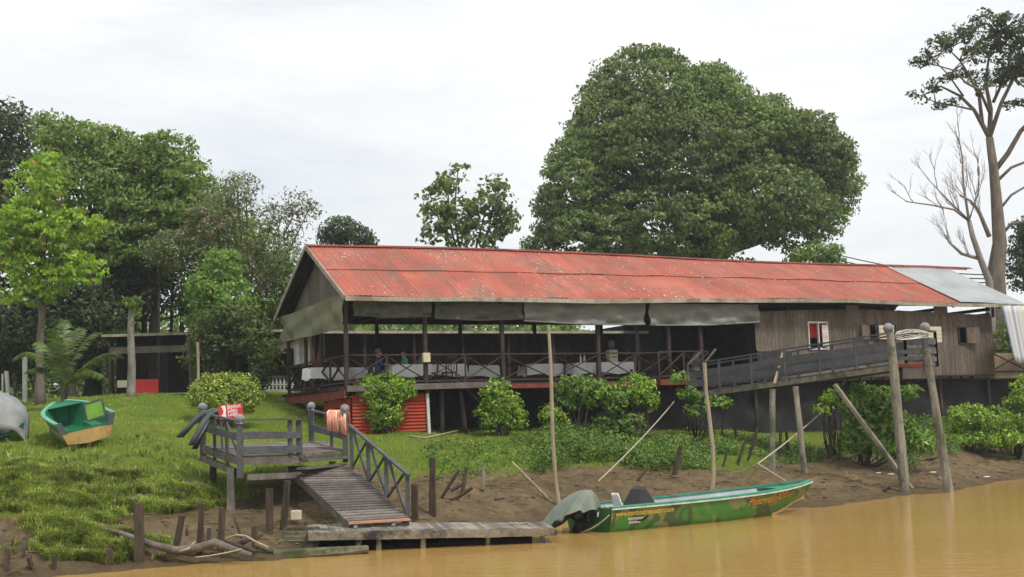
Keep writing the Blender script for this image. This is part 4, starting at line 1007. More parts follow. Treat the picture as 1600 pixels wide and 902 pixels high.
M['dinghy_green'] = plain('dinghy_green', (.02,.19,.085), (.015,.12,.06), 2.5, .35, .1); M['dinghy_ochre'] = plain('dinghy_ochre', (.55,.36,.12), (.33,.21,.08), 2.5, .6, .3)
mb = MB(); loft(rows, 1, 5, mb); mb.build('lower_hull', M['dinghy_ochre'], DG, True)
mb = MB(); loft(rows, 0, 1, mb); loft(rows, 5, 6, mb); mb.build('upper_hull', M['dinghy_green'], DG, True)
inn = [dring(i/N*.97+.01, .05) for i in range(N+1)]; mb = MB(); loft(inn, 0, 6, mb); mb.build('inside', M['dinghy_green'], DG, True)
mb = MB(); mb.add([df(0, y, z) for y, z in ((-.66,.36),(-.56,.06),(0,0),(.56,.06),(.66,.36),(.25,.38),(-.25,.38))], [(0,1,2,6),(2,3,4,5),(2,5,6)]); mb.build('transom', M['dinghy_ochre'], DG)['label'] = 'ochre transom'
mb = MB(); mb.box8([df(-.01,-.61,.30), df(-.01,.61,.30), df(.05,.61,.30), df(.05,-.61,.30), df(-.01,-.68,.53), df(-.01,.68,.53), df(.05,.68,.53), df(.05,-.68,.53)][:0] or [df(.005,-.67,.35), df(.06,-.67,.35), df(.06,.67,.35), df(.005,.67,.35), df(.005,-.69,.44), df(.06,-.69,.44), df(.06,.69,.44), df(.005,.69,.44)]); mb.build('transom_rim', M['dinghy_green'], DG)
for sg in (1, -1):
    mb = MB(); mb.box8([df(-.01,sg*.52,.36), df(.09,sg*.52,.36), df(.09,sg*.69,.36), df(-.01,sg*.69,.36), df(-.01,sg*.62,.67), df(.09,sg*.62,.67), df(.09,sg*.80,.67), df(-.01,sg*.80,.67)]); mb.build('corner_cap', M['foam'], DG)
for sg in (1, -1):
    mb = MB()
    for i in range(N):
        g = lambda s, o, dz: df(s*DL, sg*max(0, dh(s,3)[0]+o), dh(s,3)[1]+dz)
        s, s1 = i/N, (i+1)/N; mb.box8([g(s,-.08,-.02), g(s1,-.08,-.02), g(s1,.03,-.02), g(s,.03,-.02), g(s,-.08,.03), g(s1,-.08,.03), g(s1,.03,.025), g(s,.03,.025)])
    mb.build('gunwale', M['teal_light'], DG)
    mb = MB(); mb.box8([df(.1, sg*.32, .12), df(2.1, sg*.30, .14), df(2.1, sg*.62, .14), df(.1, sg*.6, .12), df(.1, sg*.32, .32), df(2.1, sg*.30, .34), df(2.1, sg*.62, .34), df(.1, sg*.6, .32)]); mb.build('side_bench', M['dinghy_green'], DG)
mb = MB(); mb.grid(lambda a, t: df(DL*(.84+.15*a), (t*2-1)*max(.0, dh(.84+.15*a,3)[0]-.05), dh(.84+.15*a,3)[1]-.03), 8, 4); mb.build('foredeck', M['dinghy_green'], DG, thick=.02)
M['lime'] = plain('lime', (.16,.36,.03), (.12,.26,.03), 3, .4)
wq = [df(.60,-.15,.50), df(.45,-.62,.58), df(.55,-.62,1.02), df(.72,-.17,.96)]
mb = MB(); mb.add([p for p in wq], [(0,1,2,3)]); mb.build('windscreen_panel', M['lime'], DG, thick=.02)
mb = MB()
for i in range(4): mb.beam(wq[i], wq[(i+1)%4], .04, .05)
mb.build('windscreen_frame', M['foam'], DG)
r_ = dring(1.0); mb = MB(); mb.add(r_, [tuple(range(7))]); mb.build('bow_panel', M['dinghy_green'], DG, thick=.03)
# covered boat at the left edge
cb = hit(-12, 692); cb = Vector((cb.x+.12, cb.y, gz(cb.x, cb.y)))
CB2 = empty('covered_boat', cb, 'boat under a pale grey sheet, cut off by the left edge of the photo', 'boat')
cf = boatframe(cb+Z*.08, Vector((-.45,.89,0)).normalized(), pitch=R(-9))
mb = MB(); mb.grid(lambda a, t: cf(a*3.2-.2, (t*2-1)*(.72*(1-max(0,(a-.6)/.5)**2)), .1+.45*abs(t*2-1)**2), 14, 10); mb.build('hull', M['dinghy_green'], CB2, True, thick=.04)
def sheet(a, t):
    x = a*3.3-.3; q = (t*2-1); w_ = .84*(1-max(0,(a-.6)/.55)**2); edge = abs(q)**3
    z = 1.18-.12*a - .85*(max(0, .2-a)/.2)**2 - (.62+.1*math.sin(a*14)+.12*math.sin(a*37+q))*edge + .03*math.sin(a*20+q*9)
    return cf(x, q*w_+.03*math.sin(a*31), z)
M['sheet_grey'] = plain('sheet_grey', (.27,.275,.27), (.17,.175,.17), 2, .6, .5)
mb = MB(); mb.grid(sheet, 50, 30); mb.build('sheet_cover', M['sheet_grey'], CB2, True, thick=.01)
# ------------------------------------------------------------ vegetation helpers
def nrm_(a): return a/np.maximum(np.linalg.norm(a, axis=1, keepdims=True), 1e-6)
def leaf_verts(c, n, size, asp=.5, droop=.4, jit=.35):
    N = len(c); d = rng.normal(size=(N, 3)); n = nrm_(n + rng.normal(size=(N, 3))*jit)
    d = d - (d*n).sum(1, keepdims=True)*n; d = nrm_(d); d[:, 2] -= droop; d = nrm_(d); s = nrm_(np.cross(n, d))
    l = size*rng.uniform(.6, 1.3, (N, 1)); w = l*asp
    return np.stack([c-d*l*.5, c+s*w*.5-d*l*.05, c+d*l*.5-n*l*.08, c-s*w*.5-d*l*.05], 1).reshape(-1, 3)
def lobes_px(ls):     # (px, py, D, rx_px, ry_px, depth_m) -> centre, radii
    out = []
    for px, py, D, rx, ry, dz in ls:
        c = P(px, py, D); out.append((np.array(c), np.array([rx*D/F, dz, ry*D/F])))
    return out
def clumps(lobes, n, inner=.15, front=.5, low=-.75):
    w = np.array([l[1][0]*l[1][2]+.5*l[1][1]*l[1][2] for l in lobes]); w /= w.sum(); cs, ns = [], []
    for i in rng.choice(len(lobes), n, p=w):
        c, r = lobes[i]
        while True:
            v = rng.normal(size=3); v /= np.linalg.norm(v)
            if v[1] > .2 and rng.random() < front: v[1] *= -1
            if v[2] > low: break
        k = rng.uniform(.82, 1.04) if rng.random() > inner else rng.uniform(.3, .8)
        cs.append(c+v*r*k); ns.append(v/r*r.mean())
    return np.array(cs), nrm_(np.array(ns))
def crown_cloud(cs, ns, per, rad, size, asp=.5, droop=.4, up=.5, flat=.6, jit=.45):
    N = len(cs); rr = rad*rng.uniform(.6, 1.3, (N, 1, 1)); o = rng.normal(size=(N, per, 3)); o /= np.linalg.norm(o, axis=2, keepdims=True); o *= rng.uniform(.35, 1, (N, per, 1))**.6
    o[:, :, 2] *= flat; c = (cs[:, None, :]+o*rr).reshape(-1, 3)
    n = o.reshape(-1, 3)*.8 + np.repeat(ns, per, 0)*.7 + np.array([0, 0, up])
    return leaf_verts(c, nrm_(n), size, asp, droop, jit)
def limb(mb, a, b, r0, r1, k=5, wob=.08, n=6, up=.25):
    a, b = Vector(a), Vector(b); L_ = (b-a).length; pts = []
    o1 = Vector((random.uniform(-1,1), random.uniform(-1,1), random.uniform(-.4,.8)))*L_*wob
    for i in range(k+1):
        t = i/k; p = a.lerp(b, t)+o1*math.sin(t*math.pi); p.z -= up*L_*.25*math.sin(t*math.pi); pts.append(p)
    mb.tube(pts, [r0+(r1-r0)*(i/k)**.8 for i in range(k+1)], n, jit=.06); return pts
def tree(name, label, base, fork, r, lobes, ncl, per, rad, size, leafm, barkm='bark_dark', cat='tree', group=None, twigs=60, asp=.5, droop=.4, flat=.6, front=.5, inner=.15, low=-.75, root_r=1.5, up=.5):
    lb = lobes_px(lobes); cs, ns = clumps(lb, ncl, inner, front, low)
    e = empty(name, base, label, cat, group); mb = MB(); fork = Vector(fork)
    L_ = (fork-base).length; k = 8; pts = [base.lerp(fork, t/k)+Vector((math.sin(t*1.1+base.x)*.02*L_*.3, math.cos(t*.9)*.02*L_*.3, 0))*math.sin(t/k*math.pi) for t in range(k+1)]
    pts[0] -= Z*.3
    mb.tube(pts, [r*(root_r if i == 0 else 1.15 if i == 1 else 1-.35*i/k) for i in range(k+1)], 10, jit=.06)
    ends = []
    for c, rr in lb:
        tgt = Vector(c)-Z*float(rr[2])*.1; pl = limb(mb, fork, tgt, r*.5, r*.16, 6); ends += pl[2:]
    if twigs:
        for i in rng.choice(len(cs), min(twigs, len(cs)), replace=False):
            q = Vector(cs[i]); s = min(ends, key=lambda p: (p-q).length); limb(mb, s, q, r*.13, r*.03, 4, .1, 5)
    mb.build('trunk', M[barkm], e, True)
    npmesh('crown', crown_cloud(cs, ns, per, rad, size, asp, droop, up, flat), 0, 4, M[leafm], e)
    return e
M['leaf_big'] = leafmat('leaf_big', [(0, (.075,.12,.025)), (.5, (.125,.19,.04)), (.85, (.17,.24,.06)), (1, (.24,.28,.09))], .25, .45, .18, .65)
M['leaf_mid'] = leafmat('leaf_mid', [(0, (.08,.14,.025)), (.5, (.15,.24,.04)), (1, (.25,.33,.08))], .35, .5, .25, .6)
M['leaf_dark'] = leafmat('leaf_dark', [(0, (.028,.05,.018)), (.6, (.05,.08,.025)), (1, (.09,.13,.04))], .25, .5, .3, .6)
M['leaf_bright'] = leafmat('leaf_bright', [(0, (.15,.28,.02)), (.55, (.27,.44,.035)), (.85, (.40,.54,.06)), (.93, (.36,.40,.08)), (1, (.42,.22,.05))], .4, .45, .5, .55)
M['leaf_bush'] = leafmat('leaf_bush', [(0, (.11,.22,.02)), (.5, (.21,.36,.03)), (.85, (.36,.50,.05)), (1, (.52,.56,.15))], .35, .4, 1.2, .7)
M['leaf_hedge'] = leafmat('leaf_hedge', [(0, (.07,.13,.02)), (.45, (.16,.26,.03)), (.75, (.40,.46,.06)), (1, (.62,.58,.16))], .3, .4, 1.5, .75)
M['leaf_sparse'] = leafmat('leaf_sparse', [(0, (.08,.13,.035)), (.8, (.15,.21,.07)), (.9, (.36,.22,.18)), (1, (.45,.28,.25))], .3, .5, .5, .6)
M['leaf_olive'] = leafmat('leaf_olive', [(0, (.09,.13,.03)), (.6, (.16,.22,.055)), (1, (.25,.30,.09))], .35, .5, .4, .6)
M['leaf_red'] = leafmat('leaf_red', [(0, (.05,.09,.02)), (.75, (.11,.17,.035)), (.92, (.14,.19,.04)), (1, (.32,.12,.07))], .3, .5, .5, .6)
M['undergrowth'] = leafmat('undergrowth', [(0, (.045,.10,.015)), (.5, (.10,.20,.025)), (.85, (.19,.30,.045)), (1, (.30,.26,.09))], .35, .5, .5, .6)
M['leaf_thick'] = leafmat('leaf_thick', [(0, (.07,.15,.025)), (.5, (.15,.28,.04)), (1, (.28,.40,.08))], .35, .45, .8, .65)
# ------------------------------------------------------------ the great tree behind the roof
gb = P(1090, 640, 84); gb.z = 3.8
tree('great_tree', 'huge dense dome shaped dark green tree towering behind the red roof', gb, P(1090,400,84), .9,
     [(1000,178,82,95,96,7),(965,235,80,82,100,7),(905,310,80,58,95,6),(925,380,79,82,60,6),(1060,270,80,120,115,7),(1165,250,82,85,76,6),(1040,360,79,140,75,7),(1250,265,84,72,70,6),(1288,290,85,48,66,5),(1180,340,80,110,78,7),(1250,345,83,60,48,5),(1115,145,84,34,40,4),(1195,178,84,32,26,3),(1275,205,84,28,26,3),(860,345,80,22,60,3),(1085,150,82,30,44,4),(1130,175,82,44,44,5),(1170,198,82,40,34,5),(1215,225,82,46,42,6)],
     4800, 36, .60, .25, 'leaf_big', twigs=120, asp=.6, front=.75, inner=.18, low=-.8, droop=.7, flat=.45)
tree('tree', 'small pale leafy tree showing over the roof at the right foot of the huge tree', P(1285,640,74), P(1275,430,74), .15, [(1270,400,74,40,16,1.5),(1295,412,74,22,10,1)], 60, 26, .6, .28, 'leaf_mid', group='trees behind the roof', twigs=20)
tree('tree', 'tiny tree top peeping over the roof left of the huge tree', P(833,640,78), P(833,410,78), .12, [(833,385,78,16,14,1)], 24, 26, .5, .25, 'leaf_olive', group='trees behind the roof', twigs=8)
tree('tree', 'sparse broad leaved tree standing alone above the middle of the roof', P(730,640,72), P(732,430,72), .22,
     [(690,360,72,34,30,1.6),(680,325,72,24,34,1.4),(700,290,72,26,22,1.4),(716,262,72,14,12,.8),(760,320,72,38,34,1.6),(775,290,72,22,16,1.2),(785,350,72,24,36,1.4),(745,370,72,38,24,1.5),(720,340,72,30,30,1.5)],
     185, 16, .5, .32, 'leaf_olive', 'bark', group='trees behind the roof', twigs=110, asp=.62, inner=.4)
tree('tree', 'small dark tree crown rising just left of the roof peak', P(548,640,76), P(548,400,76), .2, [(535,362,76,34,20,1.6),(560,374,76,26,16,1.5),(520,376,76,20,14,1.2)], 110, 28, .5, .24, 'leaf_dark', group='trees behind the roof', twigs=20)
# ------------------------------------------------------------ left hand trees
gL = 'trees on the left lawn and behind it'
b = lambda px, py, D: G(P(px, py, D).x, D)
tree('tree', 'bright lime green young tree in front of the left wood', b(62,618,47), P(66,430,47), .16,
     [(70,262,47,30,24,1.0),(55,300,47,40,30,1.2),(50,345,47,48,36,1.4),(85,370,47,48,38,1.5),(30,390,47,34,44,1.2),(120,355,47,40,30,1.2),(70,420,47,58,36,1.5),(130,420,47,34,30,1.1),(50,460,47,50,22,1.2),(100,300,47,16,20,.8)],
     430, 24, .32, .18, 'leaf_bright', 'bark', group=gL, twigs=90, asp=.62, droop=.8, inner=.25, flat=.35)
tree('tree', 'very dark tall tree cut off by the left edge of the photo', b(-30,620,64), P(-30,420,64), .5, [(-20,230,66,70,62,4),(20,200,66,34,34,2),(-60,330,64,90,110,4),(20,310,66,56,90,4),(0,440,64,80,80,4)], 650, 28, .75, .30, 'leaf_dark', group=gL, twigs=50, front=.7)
tree('tree', 'tall spreading green tree, largest of the left wood', b(145,615,60), P(150,380,60), .34,
     [(130,230,62,60,36,3),(170,240,62,56,34,3),(105,270,62,46,50,3),(150,300,61,80,52,3.5),(200,270,62,44,46,3),(215,330,61,50,50,3),(80,205,64,22,26,1.5),(180,390,60,70,40,3)],
     760, 26, .62, .26, 'leaf_mid', group=gL, twigs=120, front=.55, flat=.4)
tree('tree', 'tall green tree whose crown touches the sky right of the spreading tree', b(236,618,61), P(245,400,61), .26,
     [(262,240,61,40,30,2.2),(240,275,61,46,44,2.5),(290,280,61,34,34,2.2),(285,330,61,42,42,2.5),(240,350,61,52,50,2.6),(300,385,61,34,34,2)],
     520, 26, .58, .25, 'leaf_mid', group=gL, twigs=120, front=.55, flat=.4, inner=.25)
tree('tree', 'thin airy tree with small leaves and pinkish flowers reaching towards the roof', b(400,615,58), P(390,470,58), .16,
     [(350,330,58,34,40,2),(385,310,58,30,34,2),(420,360,58,44,40,2),(460,330,58,36,30,2),(485,320,58,20,20,1.4),(440,400,58,44,40,2),(370,290,58,26,20,1.6),(395,420,58,50,40,2),(350,380,57,40,30,2)],
     430, 13, .5, .17, 'leaf_sparse', 'bark', group=gL, twigs=260, inner=.4, flat=.5)
tree('tree', 'tree with pink blossom patches in the middle of the left wood', b(300,618,56), P(310,470,56), .18, [(300,400,56,44,40,2),(330,350,56,34,34,2),(270,395,56,34,30,2),(345,410,56,34,30,1.6)], 300, 24, .45, .18, 'leaf_sparse', group=gL, twigs=50)
tree('tree', 'green climber covered tree right of the left wood', b(350,615,53), P(350,480,53), .14, [(350,420,53,28,30,1.2),(330,460,53,36,34,1.3),(365,470,53,36,36,1.4),(340,505,53,44,26,1.4)], 260, 26, .4, .18, 'leaf_thick', group=gL, twigs=30, asp=.6, droop=.8)
tree('tree', 'low dark bushy tree with reddish young leaves in front of the cabin', b(370,615,51.5), P(370,560,51.5), .09, [(360,500,51.5,50,26,1.3),(340,535,51.5,42,30,1.3),(390,530,51.5,40,32,1.3),(415,560,51.5,26,30,1),(320,560,51.5,30,28,1)], 300, 26, .36, .17, 'leaf_red', group=gL, twigs=40)
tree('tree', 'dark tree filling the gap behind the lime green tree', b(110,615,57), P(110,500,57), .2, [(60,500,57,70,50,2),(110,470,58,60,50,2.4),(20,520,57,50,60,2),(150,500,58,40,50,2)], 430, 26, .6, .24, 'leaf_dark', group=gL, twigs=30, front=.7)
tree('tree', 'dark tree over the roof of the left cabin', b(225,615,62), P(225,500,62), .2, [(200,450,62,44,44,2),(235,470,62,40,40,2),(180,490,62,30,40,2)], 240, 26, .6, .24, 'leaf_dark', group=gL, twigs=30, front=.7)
tree('tree', 'dark tree between the left cabin and the restaurant gable', b(430,615,66), P(430,520,66), .2, [(430,470,66,44,40,2),(400,500,66,40,36,2),(460,500,66,36,40,2),(445,440,66,30,26,1.6)], 330, 26, .6, .22, 'leaf_mid', group=gL, twigs=30, front=.7)
tree('tree', 'fresh green tree rising behind the pink flowered trees', b(330,615,67), P(330,500,67), .2, [(320,320,67,40,46,2.5),(350,370,67,50,50,2.5),(400,400,67,50,50,2.5),(290,340,67,40,60,2.5),(440,430,67,36,36,2)], 480, 26, .6, .25, 'leaf_mid', group=gL, twigs=50, front=.7)
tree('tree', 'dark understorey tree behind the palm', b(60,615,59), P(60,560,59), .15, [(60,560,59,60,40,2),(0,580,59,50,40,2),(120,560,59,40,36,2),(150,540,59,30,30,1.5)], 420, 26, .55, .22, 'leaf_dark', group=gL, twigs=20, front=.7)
tree('tree', 'dense mid green tree filling the wood below the two tallest crowns', b(200,615,64), P(200,500,64), .2, [(170,440,64,60,50,2.5),(240,430,64,50,40,2.5),(210,400,64,60,36,2.5),(130,400,64,50,40,2.4),(320,470,66,34,44,2)], 520, 26, .6, .26, 'leaf_mid', group=gL, twigs=30, front=.7)
for k, (px, tx, w, D) in enumerate(((262,270,.12,63),(283,292,.09,66),(297,282,.07,65),(176,160,.14,58),(252,248,.10,60))):
    mb = MB(); p = b(px, 615, D); limb(mb, p-Z*.2, P(tx, 395, D), w, w*.5, 7, .03, 8, 0)
    tag(mb.build('bare_tree', M['bark_dark'], smooth=True), ('bare dark trunk against the sky gap, leftmost of the close group','bare dark trunk against the sky gap, middle of the close group','thin dark trunk leaning left in the sky gap','dark trunk beside the cabin end','dark trunk rising behind the cabin roof')[k], 'tree', 'bare trunks in the left wood')
# blotchy palm-like trunk with a broken top
tb = b(205,618,48.5); e = empty('broken_tree', tb, 'pale blotchy tree trunk with a broken leafy top standing on the lawn crest', 'tree')
mb = MB(); mb.tube([tb-Z*.2, tb+Z*.25, P(206,570,48.5), P(204,520,48.5), P(207,472,48.5)], [.24,.17,.14,.13,.13], 12, jit=.05); limb(mb, P(206,480,48.5), P(190,462,48.3), .06, .02, 3, .05)
mb.build('trunk', M['bark_blotch'], e, True)
cs, ns = clumps(lobes_px([(207,474,48.5,14,8,.3),(215,490,48.4,7,10,.2)]), 14); npmesh('crown', crown_cloud(cs, ns, 16, .22, .2, .4), 0, 4, M['leaf_mid'], e)
# ------------------------------------------------------------ tall tree on the right and its dead neighbour
tr = P(1558, 610, 66); tr.z = 2.0
e = empty('tall_tree', tr, 'tall tree with thick rough trunk, bare lower limbs and dark leaf clusters at the top', 'tree')
mb = MB()
def pl(pts, r0, r1, n=8): 
    r0 *= .75; q = [P(x, y, 66+(o[0] if o else 0)) for x, y, *o in pts]; mb.tube(q, [r0+(r1-r0)*i/(len(q)-1) for i in range(len(q))], n, jit=.05); return q
mb.tube([tr, P(1560,500,66), P(1556,430,66), P(1562,380,66), P(1556,300,66), P(1552,260,66), P(1546,215,66)], [.58,.52,.45,.36,.27,.23,.19], 14, jit=.05)
EN = []
EN += pl([(1546,215),(1535,195),(1522,172),(1500,150),(1470,135),(1440,150)], .2, .03); EN += pl([(1535,195),(1530,150),(1515,120),(1500,95),(1480,75)], .15, .03)
EN += pl([(1546,215),(1548,170),(1540,130),(1545,90),(1560,50)], .2, .03); EN += pl([(1546,215),(1565,160),(1585,120),(1600,90),(1625,60)], .17, .03)
EN += pl([(1548,180),(1530,140,-2),(1510,130,-2),(1490,110,-2),(1455,100,-2)], .12, .03); EN += pl([(1552,160,2),(1575,110,2),(1580,70,2),(1600,50,2)], .12, .03)
EN += pl([(1522,172),(1490,165,-1),(1462,160,-1),(1435,148,-1)], .08, .02); EN += pl([(1505,150),(1480,115,1),(1455,90,1)], .08, .02)
pl([(1552,270),(1575,240),(1595,205),(1620,180)], .2, .1); pl([(1556,285),(1580,262),(1610,250)], .12, .06); pl([(1560,330),(1580,305),(1605,290)], .1, .05); pl([(1562,370),(1580,350),(1610,345)], .13, .07)
lb = [(1460,75,66,26,14,1.6),(1500,62,66,30,16,1.8),(1545,40,66,30,20,2),(1590,50,66,44,24,2.2),(1560,75,67,40,18,2),(1520,85,65,28,12,1.6),(1465,135,65,18,9,1),(1438,150,65,20,7,.8),(1500,118,65,22,8,1),(1590,110,66,36,24,2),(1550,120,66,26,10,1.2),(1480,165,65,20,7,.8),(1530,140,65,16,8,.8),(1600,165,66,26,10,1.2),(1450,95,66,20,10,1.2),(1620,90,66,40,40,2.4)]
lbx = lobes_px(lb); cs, ns = clumps(lbx, 340, .35, .5)
for i in rng.choice(len(cs), 190, replace=False):
    q = Vector(cs[i]); s = min(EN, key=lambda p: (p-q).length); limb(mb, s, q, .045, .015, 4, .1, 5)
mb.build('trunk', M['bark'], e, True); npmesh('crown', crown_cloud(cs, ns, 24, .45, .22, .5, .2, .6, .5), 0, 4, M['leaf_dark'], e)
db = P(1545, 480, 64); db.z = 2.2
M['bark_grey'] = wood('bark_grey', (.20,.17,.15), (.34,.30,.27), 2, (2,2,.6), var=.1)
mb = MB()
def dead(p, d, L_, r, depth):
    q = p; pts = [p]; dd = d.copy()
    for i in range(4):
        dd = (dd+Vector((random.uniform(-.22,.22), random.uniform(-.2,.2), random.uniform(-.08,.22)))).normalized(); q = q+dd*L_/4; pts.append(q)
    mb.tube(pts, [r*(1-.4*i/4) for i in range(5)], 6 if depth > 1 else 4, jit=.05)
    if depth > 0:
        for k in range(3 if depth > 1 else 4):
            pp = pts[random.choice([2,3,4])]; nd = (dd+Vector((random.uniform(-.9,.7), random.uniform(-.6,.6), random.uniform(-.1,.7)))).normalized(); dead(pp, nd, L_*random.uniform(.5,.75), r*.5, depth-1)
q = [P(x, y, 64) for x, y in ((1548,520),(1546,440),(1532,405),(1520,370),(1514,345))]; mb.tube([db]+q, [.3,.28,.2,.16,.14,.12], 8, jit=.05)
for pts, r in (([(1532,405),(1505,398),(1485,380),(1478,368)], .10), ([(1514,345),(1490,330),(1460,322),(1415,315)], .07), ([(1514,345),(1505,290),(1500,245),(1498,215)], .07), ([(1514,345),(1480,310),(1450,280)], .06), ([(1514,345),(1525,300),(1530,260)], .05), ([(1546,370),(1530,330),(1520,315),(1500,305)], .12)):
    q = [P(x, y, 64+random.uniform(-.5,.5)) for x, y in pts]; mb.tube([p_+Vector((random.uniform(-.12,.12),0,random.uniform(-.12,.12)))*(0<i_<len(q)-1) for i_, p_ in enumerate(q)], [r*(1-.6*i/(len(q)-1)) for i in range(len(q))], 6, jit=.05)
    for k in range(len(q)-1):
        for _ in range(2):
            dr = (q[k+1]-q[k]).normalized(); a = q[k].lerp(q[k+1], random.uniform(.3, 1)); dead(a, (dr+Vector((random.uniform(-.5,.6), random.uniform(-.5,.5), random.uniform(.1,.8)))).normalized(), random.uniform(.7,1.3), .026, 2)
e = empty('dead_tree', db, 'bare grey leafless tree with fine twigs left of the tall trunk', 'tree'); mb.build('trunk', M['bark_grey'], e, True)
tree('tree', 'green tree cut off by the right edge beside the thick trunk', P(1620,600,68)*1, P(1625,450,68), .25, [(1612,380,68,30,40,2),(1600,430,68,30,26,1.6),(1640,400,68,40,60,2.5),(1600,360,68,16,14,1)], 240, 26, .55, .24, 'leaf_dark', twigs=20)
tree('tree', 'dim leafy tree seen past the end of the plank room', P(1575,600,64)*1, P(1575,530,64), .2, [(1575,540,64,40,34,2),(1610,520,64,40,40,2)], 150, 26, .5, .22, 'leaf_mid', twigs=16)
# far wood behind everything
rows = []
for px in range(-500, 2300, 5):
    D = 100+10*math.sin(px*.01); top = {True: 490, False: 500}[px < 480]
    if 480 <= px < 900: top = 492
    if px >= 900: top = 545
    if 258 < px < 305 and random.random() < .6: continue
    top += 14*math.sin(px*.06)+9*math.sin(px*.17)
    for _ in range(16): 
        py = random.uniform(top, 640); p = P(px+random.uniform(-3,3), py, D+random.uniform(-6,6)); rows.append(np.array(p))
cs = np.array(rows); ns = np.tile(np.array([[0,-.6,.6]]), (len(cs), 1))
tag(npmesh('far_wood', crown_cloud(cs, ns, 14, 1.3, .60, .6), 0, 4, M['leaf_mid']), 'distant belt of mixed green woodland behind the lodge', 'woodland', kind='stuff')
# ------------------------------------------------------------ shrubs
def shrub(label, base, lobes, ncl, per, rad, size, leafm, r=.04, asp=.55, name='shrub', group='shrubs beside the restaurant', stems=10, **kw):
    lb = lobes_px(lobes); cs, ns = clumps(lb, ncl, kw.get('inner', .12), .5, kw.get('low', -.85)); e = empty(name, base, label, 'shrub', group); mb = MB()
    for i in rng.choice(len(cs), min(stems, len(cs)), replace=False): limb(mb, base-Z*.1+Vector((random.uniform(-.1,.1), random.uniform(-.1,.1), 0)), Vector(cs[i]), r, r*.3, 4, .1, 5)
    mb.build('stem', M['bark_dark'], e, True)
    npmesh('foliage', crown_cloud(cs, ns, per, rad, size, asp, kw.get('droop', .2), kw.get('up', .5), kw.get('flat', .8)), 0, 4, M[leafm], e); return e
h = hit(352, 664); D = h.y
shrub('large clipped round hedge shrub behind the red sign, yellowish on top', h, [(353,622,D,54,34,1.0),(330,616,D,34,28,.9),(378,618,D,32,30,.9),(352,600,D,40,16,.7)], 520, 26, .16, .085, 'leaf_hedge', stems=20)
h = hit(600, 678); D = h.y+.3
shrub('round bright bush standing before the red storeroom', h, [(600,612,D,38,28,.7),(598,640,D,34,32,.7),(625,610,D,24,20,.5),(575,608,D,20,20,.5),(595,662,D,20,16,.4)], 330, 26, .15, .10, 'leaf_bush', stems=16)
h = hit(785, 682); D = h.y+.3
shrub('loose bright bush growing in front of the dark stilts right of the storeroom', h, [(775,612,D,24,18,.5),(785,630,D,30,22,.6),(770,650,D,24,22,.5),(800,655,D,20,20,.5),(812,645,D,12,10,.3)], 230, 22, .16, .12, 'leaf_bush', stems=14, inner=.2)
for k, (px, py, lobs, n, mt) in enumerate(((905,690,[(905,605,0,38,18,.6),(890,625,0,22,16,.4),(930,615,0,30,22,.6),(960,625,0,20,26,.5)], 200, 'leaf_thick'), (1000,690,[(995,605,0,26,20,.5),(1005,625,0,20,20,.4)], 100, 'leaf_bush'),
      (862,680,[(862,650,0,18,16,.4),(880,655,0,12,10,.3)], 46, 'leaf_bush'), (1088,690,[(1080,618,0,26,10,.4),(1120,628,0,22,8,.3),(1062,592,0,12,8,.3),(1085,640,0,16,14,.3)], 62, 'leaf_thick'), (955,700,[(950,670,0,34,22,.6),(985,670,0,30,22,.6)], 120, 'undergrowth'))):
    h = hit(px, py); D = min(h.y+.4, 44)+k*.02
    shrub(('small multi stemmed tree under the verandah edge, widest of the group','small yellow green tree top right of the multi stemmed one','low yellow green sprig behind the tall mooring pole','feathery low shrub beside the second mooring pole','dense green shrub beneath the verandah trees')[k], h, [(a, b_, D, c, d, e_) for a, b_, _, c, d, e_ in lobs], n, 20, .18, .13, mt, r=.03, stems=12, inner=.3)
for k, (px, py, lobs, n, mt) in enumerate(((1350,715,[(1335,625,0,28,22,.6),(1360,650,0,34,34,.8),(1380,620,0,24,16,.5),(1345,680,0,26,24,.6),(1425,615,0,18,8,.3),(1415,680,0,24,26,.6),(1440,690,0,16,16,.4),(1365,698,0,40,14,.7),(1330,690,0,22,14,.5)], 240, 'leaf_thick'),
      (1300,690,[(1296,620,0,16,10,.3),(1290,640,0,14,8,.2)], 18, 'leaf_bush'), (1520,690,[(1510,650,0,32,16,.6),(1545,655,0,34,18,.6),(1530,672,0,44,14,.6),(1500,684,0,40,12,.8),(1555,686,0,40,12,.8)], 290, 'undergrowth'), (1585,690,[(1590,640,0,22,26,.6),(1600,610,0,18,22,.5),(1575,665,0,30,20,.6),(1590,686,0,40,12,.8),(1625,640,0,30,40,.8)], 260, 'undergrowth'))):
    h = hit(px, py); D = (43.5, 45, 50, 51)[k]; h = G(P(px, py, D).x, D); mt = 'leaf_bush' if k > 1 else mt
    shrub(('large drooping broad leaved shrub behind the thick lichen covered pile','thin sprig of leaves at the top of the diagonal timber','mound of fresh green creeper below the end of the plank room','tall green creeper at the right edge of the photo')[k], h, [(a, b_, D, c, d, e_) for a, b_, _, c, d, e_ in lobs], n, 20, .28 if k == 0 else .2, (.26,.16,.14,.14)[k], mt, asp=.35 if k == 0 else .6, r=.035, stems=16, droop=.7 if k == 0 else .2, inner=.2, group='shrubs below the plank room')
h = hit(405, 610); shrub('small dark rounded shrub before the white balustrade', h, [(405,590,50.5,16,20,.5)], 70, 22, .2, .12, 'leaf_dark', stems=6)
